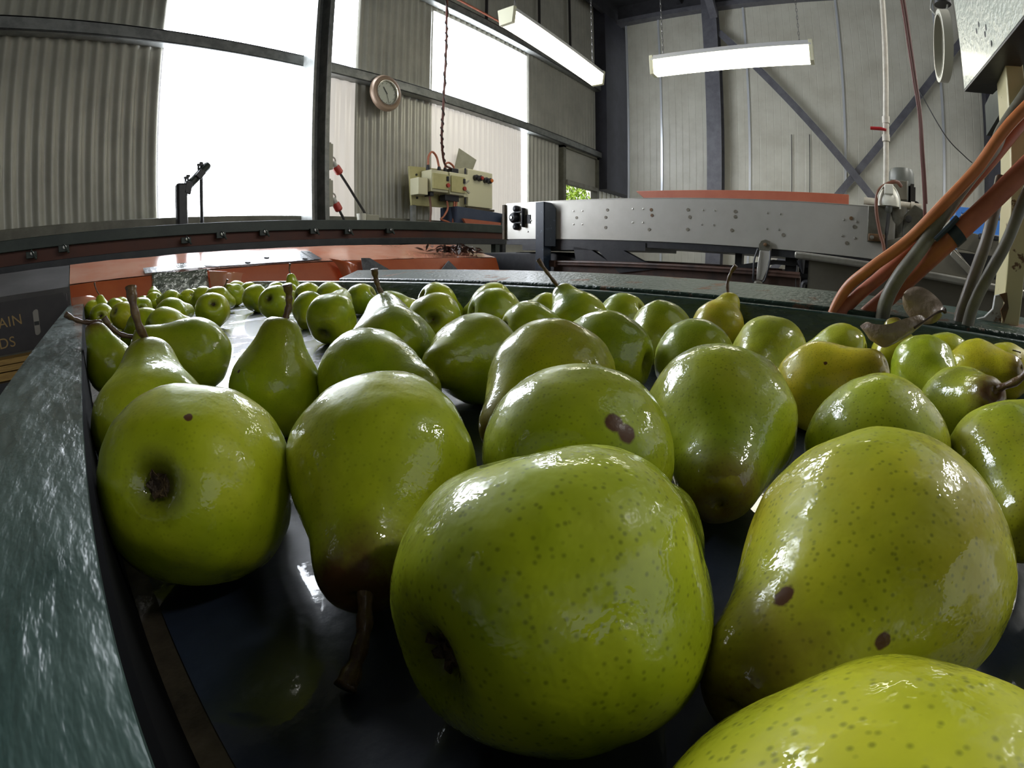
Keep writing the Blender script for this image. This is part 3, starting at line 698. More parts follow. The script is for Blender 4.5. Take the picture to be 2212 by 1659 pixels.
part(sc, 'belt', MB().hexa([(2.31, Y0, zb(Y0) + .15), (2.79, Y0, zb(Y0) + .15), (2.79, Y1, zb(Y1) + .15), (2.31, Y1, zb(Y1) + .15), (2.31, Y0, zb(Y0) + .165), (2.79, Y0, zb(Y0) + .165), (2.79, Y1, zb(Y1) + .165), (2.31, Y1, zb(Y1) + .165)]), 'orange_dull')
part(sc, 'end_plate', MB().box(2.285, 2.80, Y1, Y1 + .02, zb(Y1) - .002, zt(Y1) - .006), 'grime', .002)
part(sc, 'bottom_angle', MB().hexa([(2.305, Y0, zb(Y0) - .032), (2.79, Y0, zb(Y0) - .032), (2.79, Y1, zb(Y1) - .034), (2.305, Y1, zb(Y1) - .034), (2.305, Y0, zb(Y0) - .002), (2.79, Y0, zb(Y0) - .002), (2.79, Y1, zb(Y1) - .002), (2.305, Y1, zb(Y1) - .002)]), 'black_paint')
RV = [(1.62, .72), (1.56, .72), (1.62, .38), (1.56, .38), (1.245, .75), (1.185, .75), (1.245, .43), (1.185, .43), (.86, .74), (.80, .74), (.865, .42), (.805, .42), (.545, .73), (.485, .72), (.545, .40), (.49, .40), (.20, .70), (.145, .68), (.205, .38), (.15, .36), (1.93, .5), (1.955, .2)]
for y, t in RV:
    part(sc, 'rivet', MB().ball((2.299, y, zb(y) + t * (zt(y) - zb(y))), .0055, 8, 4, (.6, 1, 1)), 'rivet')
for y, t, m_ in ((1.40, .73, 'washer'), (1.41, .55, 'washer'), (1.41, .30, 'washer'), (1.14, .73, 'rust'), (1.135, .60, 'rust'), (1.15, .27, 'washer'), (.94, .74, 'washer'), (.93, .58, 'washer'), (.94, .30, 'washer'),
                 (.70, .73, 'washer'), (.70, .62, 'washer'), (.715, .33, 'washer'), (.17, .74, 'rust'), (.155, .58, 'washer'), (.185, .25, 'washer'), (1.60, .55, 'washer'), (.47, .30, 'washer')):
    part(sc, 'plug', MB().lathe([(.0085, 0), (.008, .002), (.0001, .002)], (2.2995, y, zb(y) + t * (zt(y) - zb(y))), (-1, 0, 0), 12), m_)
br = part(sc, 'bearing', MB().lathe([(.034, -.004), (.034, .018), (.024, .034), (.010, .036), (.0001, .036)], (2.298, 2.055, .262), (-1, 0, 0), 18).bar((2.29, 2.045, .315), (2.29, 2.045, .205), .016, .026), 'cast', .003)
for z in (.318, .205):
    sub(br, sc, 'bearing_bolt', MB().lathe([(.020, -.002), (.020, .016), (.010, .026), (.0001, .026)], (2.296, 2.043, z), (-1, 0, 0), 10), 'cast')
sub(br, sc, 'hub', MB().lathe([(.008, .034), (.008, .042), (.0001, .042)], (2.298, 2.055, .262), (-1, 0, 0), 10), 'rivet')
part(sc, 'adjuster', MB().box(2.27, 2.298, 1.985, 2.03, .225, .232).box(2.27, 2.298, 1.985, 2.03, .29, .297).box(2.272, 2.298, 1.98, 1.986, .2, .318), 'cast')
part(sc, 'slot', MB().box(2.296, 2.2995, 1.935, 1.972, .222, .275), 'cast')
pst = MB(); pst.hexa([(2.21, 1.745, -ZC), (2.26, 1.745, -ZC), (2.26, 1.84, -ZC), (2.21, 1.84, -ZC), (2.21, 1.775, .335), (2.295, 1.70, .30), (2.295, 1.84, .335), (2.21, 1.84, .335)])
part(sc, 'upright', MB().box(2.225, 2.295, 1.775, 1.835, -ZC, .336).plate([(2.23, 1.775, .336), (2.23, 1.775, .08), (2.294, 1.745, .08), (2.294, 1.745, .30), (2.27, 1.755, .33)], (0, -.004, 0)), 'navy_paint', .002)
ug = MB(); ug.box(2.30, 2.7, 1.17, 2.0, .06, .10).plate([(2.3, 1.46, .06), (2.3, 1.30, .06), (2.3, 1.10, -.03), (2.3, 1.32, -.06)], (.035, 0, 0)).plate([(2.3, 1.62, .08), (2.3, 1.5, .06), (2.3, 1.36, -.015), (2.3, 1.6, -.015)], (.035, 0, 0))
part(sc, 'under_bracket', ug, 'black_paint')
ub = MB(); ub.box(2.4, 2.44, .69, .725, -.3, .08).box(2.4, 2.44, .415, .475, -.4, .07).box(2.38, 2.40, .30, .74, -.022, -.004).bar((2.37, .92, -.045), (2.37, .52, .038), .012, .022).bar((2.37, .52, .038), (2.37, .34, .034), .012, .02).box(2.4, 2.44, .33, .36, .0, .07)
ub.box(2.4, 2.46, .42, .47, -ZC, -.2)
part(sc, 'under_frame', ub, 'black_paint')
part(sc, 'leg', MB().box(2.7, 2.76, .4, .46, -ZC, .07), 'black_paint'); part(sc, 'leg', MB().box(2.7, 2.76, 1.8, 1.86, -ZC, .10), 'black_paint')
solo('side_board', MB().hexa([(2.84, .226, .33), (2.86, .226, .33), (2.86, 1.40, .36), (2.84, 1.40, .36), (2.84, .226, .432), (2.86, .226, .432), (2.86, 1.52, .457), (2.84, 1.52, .457)]), 'orange_bar', 'M',
     'long orange board standing along the far top edge of the stainless conveyor', 'board', bevel=.003)
lk = thing('swing_latch', 'hanging steel loop latch bolted under the stainless conveyor edge', 'latch', 'M', (2.27, .56, -.06))
part(lk, 'strap', MB().plate([(2.285, .578, .085), (2.285, .580, .112), (2.285, .570, .128), (2.285, .549, .135), (2.285, .528, .128), (2.285, .519, .112), (2.285, .521, .080)], (.008, 0, 0)), 'gear_grey', .002)
part(lk, 'bolt', MB().lathe([(.008, 0), (.008, .007), (.0001, .009)], (2.284, .549, .112), (-1, 0, 0), 10), 'rust')
part(lk, 'loop', MB().tube(spline([(2.275, .580, .09), (2.265, .592, .04), (2.262, .592, -.02), (2.265, .590, -.055), (2.265, .545, -.055), (2.262, .528, -.01), (2.265, .520, .04), (2.275, .522, .085)], 5), .0045, 8), 'black_paint')
part(lk, 'tongue', MB().plate([(2.285, .574, .085), (2.278, .582, .0), (2.275, .580, -.05), (2.275, .552, -.05), (2.278, .534, .0), (2.285, .526, .085)], (.006, 0, 0)), 'stainless', .002)
part(lk, 'foot', MB().ball((2.262, .567, -.064), .022, 12, 8, (.5, 1, .6)), 'gear_grey')

# rusty roller track between the belt and the stainless conveyor
rt = thing('roller_track', 'rusty brown channel track lying between the green flange and the stainless conveyor', 'track', 'M', (2.4, 1.0, -ZC))
part(rt, 'channel', MB().box(2.31, 2.33, .385, 1.765, -.1155, -.0164).box(2.285, 2.33, .385, 1.765, -.026, -.0164), 'brown_steel')
part(rt, 'top_rod', MB().cyl((2.295, .385, -.0095), (2.295, 1.755, -.0095), .010, n=8), 'brown_steel')
part(rt, 'rear_channel', MB().box(2.50, 2.53, .50, 1.37, -.25, .010).box(2.46, 2.53, .50, 1.37, .002, .010), 'brown_steel')
part(rt, 'end_block', MB().box(2.275, 2.33, 1.735, 1.772, -.038, .0), 'brown_steel')
part(rt, 'leg', MB().box(2.48, 2.53, .5, .55, -ZC, -.2), 'black_paint'); part(rt, 'leg', MB().box(2.48, 2.53, 1.3, 1.35, -ZC, -.2), 'black_paint')
dh = thing('discharge_hood', 'black hood below the stainless conveyor end by the navy upright', 'hood', 'M', (2.4, 1.9, -ZC))
part(dh, 'shell', MB().plate([(2.345, 2.42, .05), (2.345, 1.80, .05), (2.345, 1.54, .0), (2.345, 1.385, -.096), (2.345, 2.42, -.144)], (.25, 0, 0)), 'black_paint', .01)
part(dh, 'leg', MB().box(2.42, 2.48, 1.9, 1.96, -ZC, -.1), 'black_paint')

# ------------------------------------------------------------------ motor, gearbox, isolator, pipe
mo = thing('drive_motor', 'upright grey electric motor with gearbox on the stainless conveyor end', 'motor', 'M', (2.5, -.04, .16))
part(mo, 'body', MB().lathe([(.05, .33), (.052, .34), (.052, .43)], (2.5, -.045, 0), (0, 0, 1), 28), 'motor_dark')
part(mo, 'fan_cowl', MB().lathe([(.059, .425), (.060, .44), (.058, .487), (.05, .506), (.02, .511), (.0001, .511)], (2.5, -.045, 0), (0, 0, 1), 28), 'motor_grey')
tb = part(mo, 'terminal_box', MB().box(2.405, 2.45, -.075, .01, .35, .442), 'motor_grey', .005)
sub(tb, mo, 'lid', MB().box(2.398, 2.405, -.07, .005, .355, .437), 'grey_tank', .003)
part(mo, 'cooling_fins', MB().box(2.42, 2.56, -.10, -.085, .335, .43).box(2.44, 2.56, -.108, -.1, .34, .42), 'motor_dark')
part(mo, 'flange_pipe', MB().cyl((2.36, .12, .335), (2.36, -.13, .322), .016, n=14).cyl((2.36, -.085, .324), (2.36, -.10, .323), .021, n=14), 'pvc_white')
part(mo, 'gearbox', MB().lathe([(.045, 0), (.05, .05), (.06, .1), (.055, .13)], (2.42, -.03, .19), (0, 0, 1), 20), 'gear_grey')
part(mo, 'gear_cone', MB().cyl((2.34, -.02, .31), (2.34, -.03, .14), .05, .028, 18), 'gear_grey')
part(mo, 'mounting_plate', MB().box(2.285, 2.30, .015, .098, .155, .305), 'gear_grey', .003)
part(mo, 'rusty_foot', MB().box(2.268, 2.285, .022, .092, .158, .188), 'rust', .003)
for y in (.076, .036): part(mo, 'bolt', MB().lathe([(.009, 0), (.009, .008), (.0001, .01)], (2.268, y, .172), (-1, 0, 0), 10), 'rivet')
part(mo, 'guard_plate', MB().plate([(2.31, -.06, .19), (2.31, -.05, .27), (2.31, -.10, .325), (2.31, -.135, .31), (2.31, -.16, .25), (2.31, -.12, .16)], (.006, 0, 0)), 'gear_grey', .003)
part(mo, 'shaft_end', MB().lathe([(.014, 0), (.014, .03), (.0001, .032)], (2.305, -.075, .262), (-1, 0, 0), 12), 'motor_dark')
part(mo, 'supply_lead', MB().tube(spline([(2.45, -.09, .36), (2.44, -.12, .35), (2.43, -.125, .32), (2.4, -.13, .30)], 5), .005, 8), 'cable_black')
iso = thing('isolator_switch', 'white isolator switch hanging at the foot of the white pipe', 'switch', 'M', (2.27, .012, .30))
part(iso, 'housing', MB().lathe([(.047, 0), (.050, .012), (.047, .035), (.034, .06), (.022, .085), (.015, .09)], (2.285, .012, .305), (0, 0, 1), 24), 'white_plastic')
part(iso, 'rocker', MB().box(2.236, 2.262, -.008, .03, .35, .392), 'white_plastic', .004)
part(iso, 'bail', MB().tube(spline([(2.25, .062, .295), (2.24, .056, .34), (2.25, .03, .385), (2.25, -.006, .385), (2.24, -.032, .34), (2.25, -.038, .295)], 5), .0035, 6), 'white_plastic')
part(iso, 'gland', MB().lathe([(.017, 0), (.015, -.02), (.008, -.03)], (2.26, .01, .305), (0, 0, 1), 14), 'motor_grey')
part(iso, 'lead', MB().tube(spline([(2.26, .01, .285), (2.258, .012, .24), (2.25, .016, .18), (2.24, .01, .08), (2.2, .0, -.12), (2.2, .0, -.6)], 6), [.008] * 12 + [.0055] * 19, 8), 'cable_black')
pp = thing('white_pipe', 'upright off-white water pipe with a red lever valve above the motor', 'pipe', 'M', (2.36, .02, .39))
part(pp, 'tube', MB().tube([(2.35, .026, .36), (2.352, .022, .6)], .0125, 14).tube([(2.352, .020, .70), (2.356, -.012, 1.26), (2.36, -.05, 2.4)], .0125, 14), 'pvc_white')
vv = part(pp, 'valve', MB().cyl((2.352, .022, .595), (2.352, .022, .625), .017, n=14).cyl((2.352, .021, .625), (2.352, .021, .675), .014, n=14).cyl((2.352, .02, .675), (2.352, .02, .705), .017, n=14), 'pvc_white')
sub(vv, pp, 'lever', MB().tube([(2.33, .02, .640), (2.325, .045, .644), (2.325, .088, .646)], [.006, .008, .0075], 8), 'red_handle')
solo('flex_cable', MB().tube(spline([(2.32, -.04, .40), (2.28, -.02, .41), (2.27, .02, .395), (2.25, .055, .36), (2.24, .062, .29), (2.24, .045, .20), (2.23, .02, .11), (2.2, .01, -.1), (2.2, .01, -.6)], 8), .008, 8), 'cable_brown', 'M',
     'brown flex looping over the white isolator and hanging in front of it', 'cable')
solo('drop_cable', MB().tube(spline([(2.0, -.06, 2.2), (2.0, -.083, 1.063), (2.0, -.093, .78), (2.0, -.107, .62), (2.0, -.111, .47), (2.02, -.124, .29), (2.05, -.13, .2)], 10), .0065, 8).tube(spline([(2.0, -.075, 2.2), (2.0, -.092, 1.063), (2.0, -.101, .78), (2.0, -.112, .62), (2.0, -.117, .47), (2.02, -.13, .29)], 10), .005, 8), 'cable_red', 'M',
     'dark red cable hanging from the roof beside the white pipe', 'cable')
solo('thin_wire', MB().tube(spline([(6.3, -.87, 2.4), (6.3, -.929, 2.23), (6.3, -1.202, 1.727), (6.3, -1.44, 1.49), (6.3, -1.6, 1.38)], 8), .006, 6), 'cable_black', 'W', 'thin dark wire sagging across the panel wall behind the cables', 'wire')
for y, lb in ((.62, 'thin dark upright wire on the panel wall, beside the steel column'), (.40, 'thin dark upright wire on the panel wall, further from the steel column')):
    solo('thin_wire', MB().cyl((6.38, y, .4), (6.38, y, 1.68), .005, n=6), 'cable_black', 'W', lb, 'wire')

# ------------------------------------------------------------------ grey tank, chute, crate
tk = thing('grey_tank', 'dull grey sheet steel tank behind the thick cables', 'tank', 'M', (1.7, -.1, -ZC))
part(tk, 'front_panel', MB().box(1.70, 1.71, -.7, .258, -ZC, .045).box(1.70, 2.0, .25, .258, -ZC, .045), 'grey_tank')
part(tk, 'rim', MB().hexa([(1.66, -.7, -.012), (1.70, -.7, -.012), (1.70, .30, .044), (1.66, .30, .044), (1.66, -.7, .012), (1.72, -.7, .012), (1.72, .30, .066), (1.66, .30, .066)]), 'tank_rim', .006)
ch = thing('discharge_chute', 'grey folded steel chute over the tank beyond the thick cables', 'chute', 'M', (2.2, -.25, -ZC))
part(ch, 'side_plate', MB().plate([(2.25, .02, .16), (2.25, -.10, .20), (2.25, -.20, .238), (2.25, -.21, .215), (2.25, -.26, .238), (2.25, -.62, .19), (2.25, -.62, .13), (2.25, -.27, .16), (2.25, -.42, .02), (2.25, -.5, -.1), (2.25, .02, -.1)], (.006, 0, 0)), 'grey_tank', .002)
part(ch, 'fold', MB().plate([(2.235, -.26, .155), (2.235, -.42, .03), (2.235, -.38, .025), (2.235, -.25, .13)], (.008, 0, 0)), 'tank_rim', .002)
part(ch, 'handle', MB().box(2.2, 2.24, -.44, -.36, .205, .225).box(2.2, 2.24, -.41, -.385, .17, .21), 'black_paint', .004)
part(ch, 'black_box', MB().box(2.30, 2.5, -.62, -.28, -.05, .15), 'black_paint')
part(ch, 'leg', MB().box(2.3, 2.35, -.3, -.25, -ZC, -.05), 'grey_tank')
cr = thing('blue_crate', 'blue plastic crate standing behind the grey chute', 'crate', 'M', (3.0, -.5, .25))
part(cr, 'post', MB().box(3.0, 3.05, -.385, -.355, .22, .435), 'blue', .003)
part(cr, 'top_rail', MB().box(3.0, 3.04, -.75, -.385, .40, .432), 'blue', .003)
part(cr, 'back_wall', MB().box(3.3, 3.32, -.75, -.36, .22, .42), 'blue')
part(cr, 'lower_rail', MB().box(3.0, 3.04, -.75, -.385, .25, .31), 'blue', .003)
part(cr, 'stand', MB().box(3.02, 3.3, -.72, -.38, -ZC, .215), 'grey_tank')
fc = thing('hanging_funnel', 'small black clip and cord hanging beside the tank edge', 'clip', 'M', (2.0, .35, -.2))
part(fc, 'clip', MB().cyl((2.3, .385, .055), (2.3, .372, -.005), .02, .004, 10), 'black_paint')
part(fc, 'cord', MB().tube(spline([(2.3, .40, .03), (2.3, .402, -.04), (2.3, .393, -.09), (2.3, .39, -.1)], 5), .0025, 6), 'cable_black')
part(fc, 'hook', MB().tube(spline([(2.3, .34, -.04), (2.3, .365, -.045), (2.3, .372, -.08), (2.3, .385, -.16)], 5), .012, 8), 'black_paint')

# ------------------------------------------------------------------ cream post, white hopper plate, ring
cp = thing('cream_post', 'chipped cream painted post rising from the far rail', 'post', 'M', (.83, -.16, -.045))
part(cp, 'flange_face', MB().box(.765, .833, -.170, -.1657, -.035, .40), 'cream', .0015)
part(cp, 'web', MB().box(.76, .766, -.191, -.1657, -.050, .42), 'cream', .0015)
part(cp, 'return', MB().box(.765, .833, -.191, -.187, -.035, .42), 'cream', .0015)
part(cp, 'foot_plate', MB().hexa([(.715, -.175, -.060), (.84, -.175, -.060), (.84, -.09, -.060), (.715, -.083, -.060), (.715, -.175, -.0385), (.84, -.175, -.034), (.84, -.09, -.034), (.715, -.083, -.0385)]), 'cream', .003)
part(cp, 'gusset', MB().plate([(.762, -.166, .004), (.762, -.153, .0), (.762, -.152, -.018), (.762, -.142, -.030), (.762, -.124, -.037), (.762, -.166, -.037)], (.008, 0, 0)), 'primer', .001)
part(cp, 'torn_edge', MB().plate([(.757, -.168, .006), (.757, -.158, .002), (.757, -.167, -.008), (.757, -.162, -.018), (.757, -.169, -.034), (.757, -.173, -.014)], (.004, 0, 0)), 'rust')
wh = thing('hopper_plate', 'pale painted steel hopper side overhanging the cream post', 'hopper', 'M', (.8, -.18, .355))
HP = lambda x: -.1213 - (.873 - x) * .1664
part(wh, 'side_sheet', MB().plate([(.873, HP(.873), .310), (.40, HP(.40), .310), (.40, HP(.40), 1.0), (.873, HP(.873) + .002, 1.0)], (.001, -.003, 0)), 'pale_green')
part(wh, 'bottom_lip', MB().plate([(.873, HP(.873), .309), (.40, HP(.40), .309), (.406, HP(.40) - .048, .309), (.879, HP(.873) - .046, .309)], (0, 0, -.003)), 'black_paint')
part(wh, 'inner_beam', MB().box(.80, 1.10, -.30, -.192, .30, .36), 'green_beam')
for x, z in ((.773, .371), (.786, .367), (.753, .347), (.746, .354), (.733, .325)):
    part(wh, 'chip', MB().ball((x, HP(x) + .0004, z), .003, 8, 4, (1, .2, 1.6)), 'motor_dark')
rg = thing('tape_ring', 'white tape ring dangling from a black pipe beside the hopper plate', 'ring', 'M', (1.3, -.147, .48))
RC = Vector((1.3, -.140, .567)); RA = Vector((-.08, 1, .03)).normalized()
part(rg, 'roll', MB().lathe([(.076, .011), (.086, .011), (.0865, -.010), (.076, -.010), (.076, .011)], RC, RA, 48), 'white_plastic')
part(rg, 'core', MB().lathe([(.073, .012), (.0755, .012), (.0755, -.009), (.073, -.009), (.073, .012)], RC, RA, 48), 'grey_box')
part(rg, 'hook', MB().tube(spline([(1.3, -.128, .69), (1.3, -.122, .665), (1.3, -.138, .646), (1.3, -.158, .66), (1.3, -.166, .69)], 6), .0025, 6), 'clear_plastic')
solo('black_pipe', MB().cyl((1.3, -.152, .675), (1.3, -.170, 1.4), .021, n=16), 'cable_black', 'M', 'short black pipe end above the white tape ring', 'pipe')

# ------------------------------------------------------------------ thick cables over the far rail
def cable(name, pts, r, m_, label, n=12):
    return solo(name, MB().tube(spline(pts, 8), r, n), m_, 'M', label, 'cable', 'thick cables rising from the far rail')
cable('thick_cable', [(0.672, 0.085, -0.12), (0.69, 0.071, -0.06), (0.693, 0.0525, -0.0158), (0.686, 0.0225, 0.0137), (0.686, -0.0225, 0.0519), (0.679, -0.066, 0.0999), (0.679, -0.1057, 0.1445), (0.6741, -0.1348, 0.1853), (0.6693, -0.1668, 0.2202), (0.6596, -0.2522, 0.3007)], .0072, 'cable_orange',
      'orange cable, uppermost of the bundle rising to the post')
cable('thick_cable', [(0.682, 0.075, -0.12), (0.691, 0.0624, -0.0594), (0.7013, 0.0394, -0.0256), (0.7078, 0.0109, 0.003), (0.715, -0.023, 0.038), (0.7293, -0.0653, 0.0847), (0.7364, -0.103, 0.1318), (0.7416, -0.1391, 0.1751), (0.7622, -0.206, 0.2575)], .0085, 'cable_rust',
      'dull orange conduit twisted just below the uppermost orange cable')
cable('thick_cable', [(0.678, 0.006, -0.12), (0.69, 0.002, -0.055), (0.6796, -0.001, -0.0246), (0.6762, -0.0137, 0.0059), (0.6796, -0.0374, 0.0414), (0.69, -0.067, 0.09), (0.7038, -0.0979, 0.1346), (0.721, -0.1349, 0.1813), (0.7416, -0.1545, 0.2163), (0.7622, -0.206, 0.2884)], .0092, 'cable_grey',
      'grey conduit bending up between the orange conduits')
oc = thing('banded_conduit', 'thick orange conduit with a dark tie clamped around it', 'cable', 'M', (.69, .03, -.052), 'thick cables rising from the far rail')
opts = [(.70, .060, -.12), (.705, .0355, -.064), (.715, -.004, -.0195), (.705, -.040, .0205), (.685, -.080, .063), (.685, -.120, .103), (.685, -.167, .152), (.68, -.25, .235)]
part(oc, 'jacket', MB().tube(spline(opts, 8), .0125, 14), 'cable_rust')
part(oc, 'tie_band', MB().tube([(.685, -.0765, .0595), (.685, -.0865, .0695)], .0138, 16), 'strap')
part(oc, 'tie_tail', MB().tube([(.672, -.056, .055), (.671, -.072, .072), (.671, -.082, .084)], [.0032, .0036, .0036], 8), 'strap')
cable('thick_cable', [(.70, -.095, -.12), (.72, -.101, -.041), (.72, -.106, -.012), (.72, -.117, .030), (.72, -.127, .065), (.73, -.138, .107), (.75, -.15, .15)], .0082, 'cable_taupe',
      'taupe conduit rising past the inner side of the cream post')
cable('thick_cable', [(.69, -.102, -.12), (.70, -.110, -.039), (.70, -.117, -.007), (.70, -.132, .028), (.70, -.150, .066), (.70, -.170, .118), (.70, -.2, .18)], .0078, 'cable_grey',
      'olive grey conduit crossing in front of the cream post')

# ------------------------------------------------------------------ carton and timber beside the near rail
ct = thing('black_carton', 'black printed fruit carton with gold lettering behind the near rail', 'carton', 'M', (-.35, 2.03, -.19))
part(ct, 'front', MB().plate([(-.75, 2.02, -.012), (-.078, 2.02, -.008), (-.066, 2.02, -.04), (-.064, 2.02, -.13), (-.066, 2.02, -.185), (-.75, 2.02, -.19)], (0, .004, 0)), 'card_black')
part(ct, 'side_wall', MB().box(-.072, -.068, 2.024, 2.055, -.185, -.012), 'card_black')
part(ct, 'hand_slot', MB().plate([(-.187 + .010 * math.cos(t) + (.040 * math.sin(t)) * .08, 2.0185, -.095 + (.034 if math.sin(t) > 0 else -.034) + .010 * math.sin(t)) for t in [2 * PI * i / 20 for i in range(20)]], (0, -.001, 0)), 'slot_white')
part(ct, 'slot_tab', MB().box(-.196, -.178, 2.0165, 2.0175, -.105, -.092), 'ink')
def text(root, name, s, p, size, m_, rz=0.0):
    cu = bpy.data.curves.new(name, 'FONT'); cu.body = s; cu.size = size; cu.extrude = .0004; cu.space_character = 1.08
    tmp = bpy.data.objects.new('tmp', cu); COL.objects.link(tmp)
    me = bpy.data.meshes.new_from_object(tmp.evaluated_get(bpy.context.evaluated_depsgraph_get()))
    bpy.data.objects.remove(tmp); bpy.data.curves.remove(cu)
    me.name = name; me.materials.clear(); me.materials.append(M[m_])
    o = bpy.data.objects.new(name, me); COL.objects.link(o)
    o.parent = root; o.matrix_local = Matrix.Translation(Vector(p) - Vector(root['_o'])) @ Matrix.Rotation(rz, 4, 'Y') @ Matrix.Rotation(R_(90), 4, 'X'); return o
text(ct, 'lettering', 'LAIN', (-.352, 2.0185, -.098), .050, 'gold_ink', R_(-3))
text(ct, 'lettering', 'DS', (-.335, 2.0185, -.165), .050, 'gold_ink', R_(-2))
for k, (z0, z1, x1) in enumerate(((-.210, -.193, -.10), (-.232, -.213, -.12), (-.262, -.236, -.11))):
    solo('timber_slat', MB().box(-.9, x1, 1.93, 2.03, z0, z1), 'timber', 'M', ('yellow timber slat directly under the black carton', 'second timber slat below the black carton', 'lowest timber slat below the black carton, its underside in the dark')[k], 'slat', 'timber slats under the carton')
solo('carton_stand', MB().box(-.9, -.12, 1.9, 2.06, -ZC, -.264), 'black_paint', 'M', 'dark stand under the timber slats beside the near rail', 'stand')
